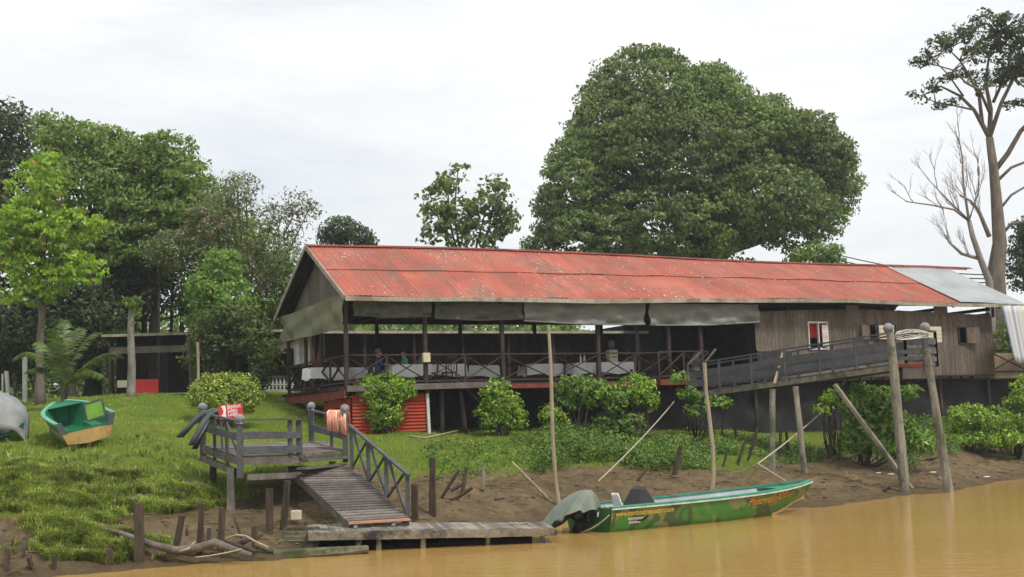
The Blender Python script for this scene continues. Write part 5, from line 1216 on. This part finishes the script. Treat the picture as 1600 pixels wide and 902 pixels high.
# undergrowth carpet in front of the building
cs = []
for _ in range(2900):
    px = random.uniform(660, 1300); hgt = random.uniform(0, .5)
    t = random.random(); D = shore(px) + random.uniform(5.2, 9.5) + (0 if px > 830 else 1.5)
    if px > 1100: D += 3.0
    X = (px-800)/F*D; u, v = uv_of(X, D)
    if v > .6: continue
    dens = .22+.78*max(0, min(1, (px-800)/60))*max(0, min(1, (1230-px)/120)); 
    if random.random() > dens: continue
    z = gz(X, D); cs.append((X, D, z + hgt*(1 if 830 < px < 1060 else .35)))
for _ in range(2600):
    px = random.uniform(1310, 1660); D = random.uniform(44, 56); X = (px-800)/F*D; z = gz(X, D); u, v = uv_of(X, D)
    if z < .82+.2*hsh(X*.9, D*.7) or v > .4: continue
    cs.append((X, D, z+random.uniform(0, .5)))
cs = np.array(cs); ns = np.tile(np.array([[0,-.4,.7]]), (len(cs), 1))
tag(npmesh('bank_undergrowth', crown_cloud(cs, ns, 22, .26, .09, .6), 0, 4, M['undergrowth']), 'low leafy weeds covering the bank in front of the netting', 'undergrowth', kind='stuff')
# ------------------------------------------------------------ young palm
pb = b(100, 628, 43.5); e = empty('young_palm', pb, 'young palm with long arching fronds on the lawn in front of the trees', 'palm')
mb = MB(); mb.tube([pb-Z*.1, pb+Z*.25, pb+Z*.7], [.14,.13,.07], 10, jit=.1); mb.build('trunk', M['bark_dark'], e, True)
M['palm_leaf'] = leafmat('palm_leaf', [(0, (.07,.12,.03)), (.6, (.13,.19,.05)), (1, (.25,.28,.10))], .35, .4, .8, .7)
top = pb+Z*.7
for k, (tx, ty, hx_, hy_) in enumerate(((22,560,60,528),(190,556,150,538),(80,515,92,520),(125,512,108,515),(150,520,118,530),(45,580,70,560),(100,500,98,530),(160,590,130,560),(60,535,75,530))):
    tip = P(tx, ty, 43.5+random.uniform(-1.2,1.2)); mid = P(hx_, hy_, 43.5+random.uniform(-.5,.5)); pts = [(top*(1-t)**2+mid*2*t*(1-t)+tip*t*t) for t in np.linspace(0, 1, 16)]
    mb = MB(); mb.tube(pts, [.03*(1-.7*i/15) for i in range(16)], 4)
    for i in range(2, 16):
        for ss in np.linspace(0, .8, 3):
            p = pts[i-1].lerp(pts[i], ss); d = (pts[i]-pts[i-1]).normalized(); sd_ = d.cross(Z).normalized(); Ln = .42*math.sin(math.pi*(.12+.8*i/16))+.08
            for sg in (1, -1):
                q = p+(sd_*sg*.8+d*.6+Z*(-.55+random.uniform(-.15,.15))).normalized()*Ln; w_ = d*.018; m_ = p.lerp(q, .5)+Z*.05
                mb.add([p-w_, p+w_, m_+w_*1.3, q, m_-w_*1.3], [(0,1,2,3,4)])
    mb.build('frond', M['palm_leaf'], e)
# ------------------------------------------------------------ cabins behind
def cabin(name, label, base, Xd, L_, Dp, z0, z1, roofz, ov, wallm, roofm, cat='cabin', posts=6, drop=.3):
    """long low cabin; base is its front left floor corner"""
    e = empty(name, base, label, cat); Yd = Z.cross(Xd).normalized(); q = lambda x, y, z: Vector((base.x, base.y, 0))+Xd*x+Yd*y+Z*z
    mb = MB(); n = int(L_/.22)
    for i in range(n):
        x, x1 = L_*i/n, L_*(i+.96)/n; o = random.uniform(-.01, .01)
        mb.box8([q(x, 1.2+o, z0), q(x1, 1.2+o, z0), q(x1, 1.26+o, z0), q(x, 1.26+o, z0), q(x, 1.2+o, z1+.2), q(x1, 1.2+o, z1+.2), q(x1, 1.26+o, z1+.2), q(x, 1.26+o, z1+.2)])
    mb.beam(q(0, 1.2, (z0+z1)/2), q(0, Dp, (z0+z1)/2), .06, z1-z0); mb.beam(q(L_, 1.2, (z0+z1)/2), q(L_, Dp, (z0+z1)/2), .06, z1-z0); mb.beam(q(0, Dp, (z0+z1)/2), q(L_, Dp, (z0+z1)/2), .06, z1-z0)
    mb.build('wall', M[wallm], e)
    mb = MB(); x = -ov
    while x < L_+ov: 
        mb.add([q(x, -ov, roofz), q(min(x+.95, L_+ov), -ov, roofz), q(min(x+.95, L_+ov), Dp+.4, roofz+drop), q(x, Dp+.4, roofz+drop)], [(0,1,2,3)]); x += .96
    mb.build('roof', M[roofm], e, thick=.05)
    mb = MB(); mb.beam(q(-ov, -ov-.03, roofz-.05), q(L_+ov, -ov-.03, roofz-.05), .04, .12); mb.build('roof_edge', M['fascia'], e)
    mb = MB(); mb.beam(q(-.1, .6, z0-.05), q(L_+.1, .6, z0-.05), 1.5, .1); mb.build('floor', M['brown_wood'], e)
    for i in range(posts):
        mb = MB(); x = L_*i/(posts-1); mb.beam(q(x, .0, z0-.6), q(x, .0, roofz-.02), .12, .12); mb.build('post', M['brown_wood'], e)
    return e, q
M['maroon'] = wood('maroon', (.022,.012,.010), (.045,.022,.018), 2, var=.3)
pc = P(172, 600, 57); e, q = cabin('garden_cabin', 'low dark cabin with a brown sheet roof at the back of the lawn', G(pc.x, pc.y), Vector((1,.05,0)).normalized(), 8.6, 5, 4.25, 6.9, 7.05, .3, 'dark_wood', 'bark_dark', posts=5)
for x in (1.4, 3.8, 6.4):
    mb = MB(); mb.box8([q(x, 1.15, 4.3), q(x+.9, 1.15, 4.3), q(x+.9, 1.19, 4.3), q(x, 1.19, 4.3), q(x, 1.15, 6.3), q(x+.9, 1.15, 6.3), q(x+.9, 1.19, 6.3), q(x, 1.19, 6.3)]); mb.build('door', M['brown_wood'], e)
mb = MB(); mb.beam(q(1.0, -.1, 4.28), q(3.5, -.1, 4.28), .08, .2); mb.build('floor_edge', M['white_paint'], e)['label'] = 'white painted floor edge'
mb = MB(); mb.beam(q(1.1, -.12, 4.72), q(2.15, -.12, 4.72), .04, .62); mb.build('railing_board', M['sign_red'], e)['label'] = 'bright red railing board'
mb = MB(); mb.beam(q(.35, -.12, 4.85), q(.95, -.12, 4.85), .04, .32); mb.build('railing_board', M['cream'], e)['label'] = 'cream railing board'
mb = MB(); mb.beam(q(0, -.05, 6.35), q(8.5, -.05, 6.35), .05, .3); mb.build('lintel', M['gable_wood'], e)
pc = P(400, 600, 60); e, q = cabin('garden_cabin', 'dark brown cabin glimpsed between the trees and the restaurant gable', G(pc.x, pc.y), Vector((1,.05,0)).normalized(), 5.5, 5, 4.3, 6.9, 7.0, .3, 'dark_wood', 'gable_wood', posts=4)
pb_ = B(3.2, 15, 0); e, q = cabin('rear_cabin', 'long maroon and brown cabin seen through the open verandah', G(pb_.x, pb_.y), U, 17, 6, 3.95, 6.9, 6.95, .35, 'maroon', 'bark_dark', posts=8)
for x, m_ in ((2.2,'net'), (5.5,'brown_wood'), (9,'net'), (12.5,'brown_wood')):
    mb = MB(); mb.box8([q(x, 1.14, 4.9), q(x+1.2, 1.14, 4.9), q(x+1.2, 1.18, 4.9), q(x, 1.18, 4.9), q(x, 1.14, 6.2), q(x+1.2, 1.14, 6.2), q(x+1.2, 1.18, 6.2), q(x, 1.18, 6.2)]); mb.build('window', M[m_], e)
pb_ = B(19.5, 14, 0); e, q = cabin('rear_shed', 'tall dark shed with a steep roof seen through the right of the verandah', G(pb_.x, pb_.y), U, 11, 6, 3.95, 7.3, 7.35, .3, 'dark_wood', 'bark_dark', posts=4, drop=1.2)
# white balustrade by the gable
p0, p1 = P(388, 608, 53.5), P(459, 607, 53.0); p0, p1 = G(p0.x, p0.y), G(p1.x, p1.y)
e = empty('white_balustrade', p0, 'low white turned balustrade between the hedge and the restaurant', 'balustrade')
mb = MB(); mb.beam(p0+Z*.08, p1+Z*.08, .12, .12); mb.build('bottom_rail', M['white_paint'], e)
mb = MB(); mb.beam(p0+Z*.34, p1+Z*.34, .08, .06); mb.build('middle_rail', M['white_paint'], e); mb = MB(); mb.beam(p0+Z*.66, p1+Z*.66, .12, .08); mb.build('top_rail', M['grey_wood'], e)
for i in range(12):
    p = p0.lerp(p1, (i+.5)/12); mb = MB(); mb.tube([p+Z*z for z in (.12,.18,.25,.31,.34,.42,.52,.62)], [.05,.03,.06,.03,.03,.055,.035,.05], 8); mb.build('baluster', M['white_paint'], e, True)
# posts at the far left
for px, t, bb, w_, D, lb in ((39, 555, 622, .14, 48.5, 'tallest white post on the lawn at the far left'), (14, 580, 620, .12, 49, 'shorter white post leaning left at the far left'), (4, 584, 620, .06, 49, 'thin pale post nearest the left edge'), (25, 582, 622, .07, 48, 'thin dark post leaning among the white posts')):
    p = b(px, bb, D); mb = MB(); mb.beam(p-Z*.2, P(px-(4 if 'leaning' in lb else 0), t, D), w_, w_, (1,0,0)); tag(mb.build('lawn_post', M['bark_dark' if 'dark' in lb else 'white_paint']), lb, 'post', 'posts at the far left of the lawn')
for px, t, m_, lb in ((311, 535, 'pale_wood', 'tall thin pale pole standing before the cabin'), (298, 528, 'brown_wood', 'broader brown board post left of the thin pale pole')):
    p = b(px, 610, 50); mb = MB(); mb.beam(p-Z*.2, P(px-2, t, 50), .09, .09, (1,0,0)); tag(mb.build('garden_pole', M[m_]), lb, 'pole')
# ------------------------------------------------------------ hung white panels, boxes on posts
for px0, px1, y0, y1, lb in ((459, 475, 520, 571, 'wide white hanging panel'), (481, 487, 520, 570, 'narrow tan hanging panel'), (501, 507, 520, 566, 'narrow white hanging panel')):
    D = 49.3 if px0 < 480 else 48.5; a, c = P(px0, y0, D), P(px1, y1, D); mb = MB()
    mb.grid(lambda s, t: Vector((a.x*(1-s)+c.x*s, a.y+.03*math.sin(s*9), a.z*(1-t)+c.z*t)), 8, 4); mb.build('hanging_panel', M['cream' if 'tan' in lb else 'white_paint'], RT, thick=.03)['label'] = lb
mb = MB(); mb.box(fpt(666, 559, -.15), (.26,.14,.32), (U, V, Z)); tag(mb.build('post_box', M['cream'], bevel=.01), 'small tan box fixed to the second verandah post', 'box')
# ------------------------------------------------------------ tables and chairs on the verandah
def zf(u): return FL+.003
def make_table(label, u, v, L_=1.5, w_=.85):
    o = B(u, v, zf(u)); e = empty('dining_table', o, label, 'table', 'dining tables on the verandah')
    mb = MB()
    for su in (-1, 1):
        for sv in (-1, 1):
            mb = MB(); c = o+U*su*(L_/2-.08)+V*sv*(w_/2-.08); mb.beam(c, c+Z*.72, .06, .06, U); mb.build('leg', M['brown_wood'], e)
    mb = MB(); mb.box(o+Z*.735, (L_, w_, .03), (U, V, Z)); mb.build('table_top', M['brown_wood'], e)
    mb = MB(); pts = []
    def fn(a, t):
        th = a*2*math.pi; cx, cy = math.cos(th), math.sin(th); k = 1/max(abs(cx), abs(cy)); x, y = cx*k*(L_/2+.015), cy*k*(w_/2+.015)
        if t < .34: s = t/.34; return o+U*x*s+V*y*s+Z*.757
        s = (t-.34)/.66; f = 1+.06*s*math.sin(th*13+u); return o+U*x*f+V*y*f+Z*(.757-.42*s-.04*s*math.sin(th*4+u*3))
    mb.grid(fn, 60, 6); cl = mb.build('tablecloth', M['cloth_white'], None, False, thick=.006)
    cl_lab = label.replace('dining table', 'white cloth draped over the dining table'); tag(cl, ' '.join(cl_lab.split()[:16]), 'tablecloth', 'white tablecloths on the verandah')
def tu(px, v): return ux(px, 585, v)[0]
TB = [(510, 3.2, 'dining table at the gable end beside the white hanging panels'), (553, 3.4, 'dining table just right of the corner post'), (640, 1.7, 'dining table where the guest in teal sits'),
      (692, 1.8, 'dining table in the second bay of the verandah'), (745, 3.0, 'dining table before the third bay cross brace'), (846, 2.4, 'dining table behind the tall pale mooring pole'), (918, 1.9, 'dining table with two white bottles on it'), (957, 1.6, 'dining table carrying the water dispenser')]
for px, v, lb in TB: make_table(lb, tu(px, v), v)
def make_chair(label):
    o = Vector((0,0,0)); e = empty('chair', o, label, 'chair', 'chairs on the verandah')
    mb = MB(); mb.box((0,0,.44), (.44,.44,.05)); mb.build('seat', M['brown_wood'], e)
    mb = MB(); mb.beam((-.2,-.2,.46), (-.26,-.2,1.0), .04); mb.beam((-.2,.2,.46), (-.26,.2,1.0), .04); mb.beam((-.26,-.2,.98), (-.26,.2,.98), .03, .09)
    for y in (-.1, 0, .1): mb.beam((-.21,y,.5), (-.255,y,.95), .03, .02)
    mb.build('backrest', M['brown_wood'], e)
    for x in (-.19, .19):
        for y in (-.19, .19):
            mb = MB(); mb.beam((x,y,0), (x*.95,y*.95,.43), .04); mb.build('leg', M['brown_wood'], e)
    return e
def copy_tree(o, parent=None):
    c = o.copy(); COLL.objects.link(c); c.parent = parent
    for ch in list(o.children): copy_tree(ch, c)
    return c
ch0 = make_chair('x'); first = True
bu = math.atan2(U.y, U.x)
CH = [(588, 1.75, 0, 'chair'), (530, 3.2, 180, ''), (575, 3.5, 180, ''), (672, 1.5, 180, ''), (720, 1.8, 180, ''), (702, 1.0, 90, ''), (766, 3.0, 180, ''), (722, 3.1, 0, ''), (826, 2.4, 0, ''), (868, 2.4, 180, ''), (900, 1.9, 0, ''), (936, 1.9, 180, ''), (985, 1.4, 200, ''), (1010, 1.2, 160, '')]
CL = ['dark chair under the guest in blue', 'dark chair right of the gable end table', 'dark chair behind the guest in blue', 'dark chair just right of the table with the guest in teal', 'dark chair right of the second bay table', 'dark chair with its back to the river in the second bay',
      'dark chair right of the table behind the third cross brace', 'dark chair left of the table behind the third cross brace', 'dark chair left of the table behind the tall pole', 'dark chair right of the table behind the tall pole', 'dark chair left of the table with the bottles', 'dark chair between the bottles and the dispenser', 'dark chair right of the dispenser', 'dark chair in the last bay before the steps']
for (px, v, ang, _), lb in zip(CH, CL):
    c = ch0 if first else copy_tree(ch0); first = False
    c.location = B(tu(px, v), v, FL+.003); c.rotation_euler = (0, 0, bu+R(ang)); c['label'] = lb
# round backed cane chair beside the steps
def cane_chair(px, v, ang, lb):
    o = B(tu(px, v), v, FL+.003); e = empty('cane_chair', o, lb, 'chair', 'round backed cane chairs'); a = bu+R(ang); X = Vector((math.cos(a), math.sin(a), 0)); Y = Z.cross(X)
    mb = MB(); mb.tube([o+Z*.38, o+Z*.44], [.27,.29], 16); mb.build('seat', M['pale_wood'], e)
    mb = MB(); mb.grid(lambda s, t: o-X*(.24+.12*t-.07*math.cos((s-.5)*3))+Y*(s-.5)*(.62*(math.sin(math.pi*min(1,(t*.86+.14)))**.5))+Z*(.42+.72*t), 12, 12); mb.build('backrest', M['pale_wood'], e, True, thick=.03)
    for k in range(4):
        t = k*math.pi/2+.78; d = X*math.cos(t)+Y*math.sin(t); mb = MB(); mb.tube([o+d*.27, o+d*.2+Z*.38], .025, 6); mb.build('leg', M['pale_wood'], e)
cane_chair(1084, .9, 200, 'round backed cane chair beside the verandah steps'); cane_chair(983, 2.6, 200, 'round backed cane chair farther in beside the dispenser'); cane_chair(646, 2.3, 180, 'cane chair behind the guest in teal')
# dispenser, bottles
o = B(tu(957, 1.6), 1.6, FL+.765); e = empty('water_dispenser', o, 'cream water dispenser with an upturned blue bottle standing on the white table', 'dispenser')
mb = MB(); mb.box(o+Z*.24, (.36,.32,.48), (U, V, Z)); mb.build('cabinet', M['cream'], e, bevel=.02)
M['blue_bottle'] = plain('blue_bottle', (.10,.16,.20), (.06,.10,.14), 3, .15); mb = MB(); mb.tube([o+Z*z for z in (.47,.53,.56,.80,.84)], [.06,.08,.14,.14,.10], 14); mb.build('bottle', M['blue_bottle'], e, True)
mb = MB(); mb.box(o+Z*.2-V*.17, (.14,.04,.03), (U, V, Z)); mb.build('tap', M['black'], e)
for k, px in enumerate((908, 914)):
    o = B(tu(px, 1.85), 1.85, FL+.762); mb = MB(); mb.tube([o+Z*z for z in (0,.02,.2,.26,.28,.34)], [.04,.045,.045,.02,.018,.02], 10)
    tag(mb.build('bottle', M['white'], smooth=True), ('white bottle, the left of two on the verandah table','white bottle, the right of two on the verandah table')[k], 'bottle', 'white bottles')
# ------------------------------------------------------------ people
M['skin'] = plain('skin', (.42,.25,.17), (.36,.20,.13), 6, .55, .05); M['skin_dark'] = plain('skin_dark', (.24,.13,.08), (.2,.1,.06), 6, .55, .05)
M['hair'] = plain('hair', (.03,.02,.015), (.015,.01,.008), 12, .6); M['hair_light'] = plain('hair_light', (.16,.10,.05), (.1,.06,.03), 12, .6)
M['blue_shirt'] = plain('blue_shirt', (.04,.07,.20), (.03,.05,.14), 5); M['teal_shirt'] = plain('teal_shirt', (.08,.40,.38), (.06,.3,.29), 5); M['rust_shirt'] = plain('rust_shirt', (.20,.05,.03), (.12,.03,.02), 5)
M['trousers'] = plain('trousers', (.02,.02,.03), (.015,.015,.02), 5); M['shorts_blue'] = plain('shorts_blue', (.05,.05,.22), (.03,.03,.15), 5)
def person(label, pos, ang, sit, mats, arms='rest'):
    e = empty('person', pos, label, 'person'); a = ang; X = Vector((math.cos(a), math.sin(a), 0)); Y = Z.cross(X)
    hz = .50 if sit else .93; lean = .10 if arms == 'serve' else .02
    J = {'pelvis':((0,0,hz),.13,None),'waist':((lean*.4,0,hz+.18),.115,'pelvis'),'chest':((lean*.9,0,hz+.40),.14,'waist'),'neck':((lean+.02,0,hz+.55),.055,'chest'),'jaw':((lean+.05,0,hz+.65),.075,'neck'),'skull':((lean+.04,0,hz+.76),.095,'jaw'),'nose':((lean+.15,0,hz+.69),.012,'jaw')}
    for s, n in ((1,'l'),(-1,'r')):
        kn = (.44, s*.11, .50) if sit else (.04, s*.10, .50); an = (.42, s*.11, .09) if sit else (0, s*.10, .08)
        J['hip'+n] = ((0, s*.09, hz-.03), .095, 'pelvis'); J['knee'+n] = (kn, .065, 'hip'+n); J['calf'+n] = (tuple((kn[i]*.6+an[i]*.4) for i in range(3)), .058, 'knee'+n); J['ankle'+n] = (an, .04, 'calf'+n); J['toe'+n] = ((an[0]+.19, an[1], .035), .034, 'ankle'+n)
        el = (lean+.06, s*.25, hz+.26); wr = (lean+.30, s*.16, hz+.29)
        if arms == 'serve': wr = (lean+.32, s*.15, hz+.12)
        J['shoulder'+n] = ((lean*.9, s*.17, hz+.47), .06, 'chest'); J['elbow'+n] = (el, .042, 'shoulder'+n); J['wrist'+n] = (wr, .03, 'elbow'+n); J['palm'+n] = ((wr[0]+.07, wr[1]-s*.02, wr[2]), .032, 'wrist'+n)
        for f in range(4):
            y = wr[1]-s*.02+(f-1.5)*.02; J['f%d%s'%(f,n)] = ((wr[0]+.12+.012*(f in (1,2)), y, wr[2]-.01), .009, 'palm'+n); J['g%d%s'%(f,n)] = ((wr[0]+.15+.012*(f in (1,2)), y, wr[2]-.03), .008, 'f%d%s'%(f,n))
        J['thumb'+n] = ((wr[0]+.07, wr[1]-s*.065, wr[2]+.005), .010, 'palm'+n)
    names = list(J); me = bpy.data.meshes.new('body'); off = lambda p: X*p[0]+Y*p[1]+Z*p[2]
    me.from_pydata([tuple(off(J[n][0])) for n in names], [(names.index(J[n][2]), names.index(n)) for n in names if J[n][2]], [])
    o = bpy.data.objects.new('body', me); COLL.objects.link(o); sk = o.modifiers.new('skin', 'SKIN'); 
    for i, n in enumerate(names):
        sv = me.skin_vertices[0].data[i]; r = J[n][1]; sv.radius = (r, r*(.8 if n in ('chest','waist','pelvis') else 1)); sv.use_root = (i == 0)
    o.modifiers.new('sub', 'SUBSURF').levels = 2
    bpy.context.view_layer.update(); dg = bpy.context.evaluated_depsgraph_get(); m2 = bpy.data.meshes.new_from_object(o.evaluated_get(dg)); o.modifiers.clear(); o.data = m2
    m2.materials.clear()
    for k in mats[:3]: m2.materials.append(M[k])     # skin, shirt, trousers
    inv = lambda p: Vector((p.dot(X), p.dot(Y), p.z))
    for pg in m2.polygons:
        c = inv(pg.center); mi = 0
        if c.z < hz+.06 and not (abs(c.y) > .14 and c.z > hz+.0 and not sit): mi = 2
        if hz+.04 <= c.z < hz+.555 and c.x < lean+.14: mi = 1
        if c.z < .12 or (mi == 2 and mats[3] and c.x > .38): mi = 0
        pg.material_index = mi; pg.use_smooth = True
    o.parent = e; o.name = 'body'
    mb = MB(); mb.sphere(off((lean+.01, 0, hz+.765)), .108, 12, 8, (1,1,.95)); h_ = MB()
    h_.v = [v for v in mb.v]; h_.f = [f for f in mb.f if sum((inv(mb.v[i]).x-lean) - (inv(mb.v[i]).z-hz-.74)*1.2 for i in f)/len(f) < .05]
    h_.v = [v+pos for v in h_.v]; h_.build('hair', M['hair_light' if 'blue' in mats[1] else 'hair'], e, True)
    mb = MB()
    for s in (1, -1): mb.sphere(pos+off((lean+.135, s*.033, hz+.715)), .011, 6, 4)
    for s, nm in ((0, 'eyes'),): mb.build(nm, M['black'], e, True)
    return e
person('seated guest in blue shirt and shorts facing right at a white table', B(tu(590,1.75), 1.75, FL), bu, True, ('skin','blue_shirt','shorts_blue',True))
person('seated guest in a teal shirt facing left at the white table', B(tu(634,2.15), 2.15, FL), bu+math.pi, True, ('skin','teal_shirt','trousers',False))
person('standing person in dark rust clothes leaning over near the white hanging panels', B(tu(497,5.0), 5.0, FL), bu-.6, False, ('skin_dark','rust_shirt','trousers',False), 'serve')
# ------------------------------------------------------------ striped cloth at the right end
m, nt, bb_ = newmat('striped_cloth'); tcx = nt.nodes.new('ShaderNodeTexCoord'); wv = nt.nodes.new('ShaderNodeTexWave'); wv.inputs['Scale'].default_value = 1.3; wv.inputs['Distortion'].default_value = .6
nt.links.new(tcx.outputs['Object'], wv.inputs[0]); gI = nt.nodes.new('ShaderNodeNewGeometry'); nt.links.new(ramp(nt, gI.outputs['Random Per Island'], [(.3, (.55,.55,.55)), (.45, (.12,.17,.34)), (.65, (.22,.28,.42)), (.8, (.5,.5,.5))]), bb_.inputs['Base Color']); bb_.inputs['Roughness'].default_value = .8; M['striped_cloth'] = m
a, c = P(1566, 478, 53.5), P(1640, 478, 56.5); mb = MB()
for k in range(22):
    mb.grid(lambda s, t, k=k: a.lerp(c, (k+s)/22)+Vector((.35*t*(1-(k+s)/22), .08*math.sin((k+s)*1.6), -(2.3+.15*math.sin((k+s)*.4))*t)), 4, 8)
tag(mb.build('striped_cloth', M['striped_cloth'], smooth=True, thick=.01), 'long blue and white striped cloth hanging from the right end of the roof', 'cloth')
# scattered dry leaves on the lawn
for k, (px, py) in enumerate(((46,634),(60,628),(118,640),(150,614),(170,619),(190,634),(22,632),(435,628))):
    p = hit(px, py); mb = MB(); w_ = .12; mb.grid(lambda s, t: p+Vector(((s-.5)*w_*3, (t-.5)*w_, .06+.05*math.sin(s*3))), 4, 2)
    tag(mb.build('dry_leaf', M['pale_wood'], thick=.004), 'dry fallen leaf lying '+('left of the tallest white post','right of the tallest white post foot','between the palm and the green dinghy','at the foot of the dark trunk by the palm','on the lawn crest before the garden cabin','lower down the crest below the red railing board','nearest the covered boat','on the grass below the white balustrade')[k], 'leaf', 'dry leaves on the lawn')
# ------------------------------------------------------------ loose clods and twigs on the mud
cv = []
mb = MB()
for _ in range(900):
    px = random.uniform(-20, 1640); D = shore(px)+random.uniform(.2, 7)
    X = (px-800)/F*D; z = gz(X, D)
    if z < .03 or grassy(X, D, z) > .3: continue
    r = random.uniform(.02, .07); p = Vector((X, D, z))
    if random.random() < .7: mb.sphere(p, r, 6, 4, (1.4, 1, .6))
    else:
        a = random.uniform(0, 3.14); d = Vector((math.cos(a), math.sin(a), 0))*random.uniform(.1, .4); mb.tube([p-d+Z*.02, p+Z*.05, p+d+Z*.02], .012, 4)
M['clod'] = wood('clod', (.07,.05,.03), (.20,.15,.09), 3, var=.5)
tag(mb.build('mud_litter', M['clod']), 'scattered clods and twigs on the wet mud bank', 'litter', kind='stuff')
# ------------------------------------------------------------ air
mb = MB(); mb.box8([(-1150,-320,-3), (1350,-320,-3), (1350,920,-3), (-1150,920,-3), (-1150,-320,40), (1350,-320,40), (1350,920,40), (-1150,920,40)])
m = bpy.data.materials.new('haze'); m.use_nodes = True; nt = m.node_tree; nt.nodes.clear(); ou = nt.nodes.new('ShaderNodeOutputMaterial'); pv = nt.nodes.new('ShaderNodeVolumePrincipled')
pv.inputs['Color'].default_value = (.92,.95,1,1); pv.inputs['Density'].default_value = .00055; pv.inputs['Anisotropy'].default_value = .3; nt.links.new(pv.outputs[0], ou.inputs['Volume'])
hz = mb.build('haze', m); tag(hz, 'thin pale haze in the air over the river and lodge', 'haze', kind='stuff')
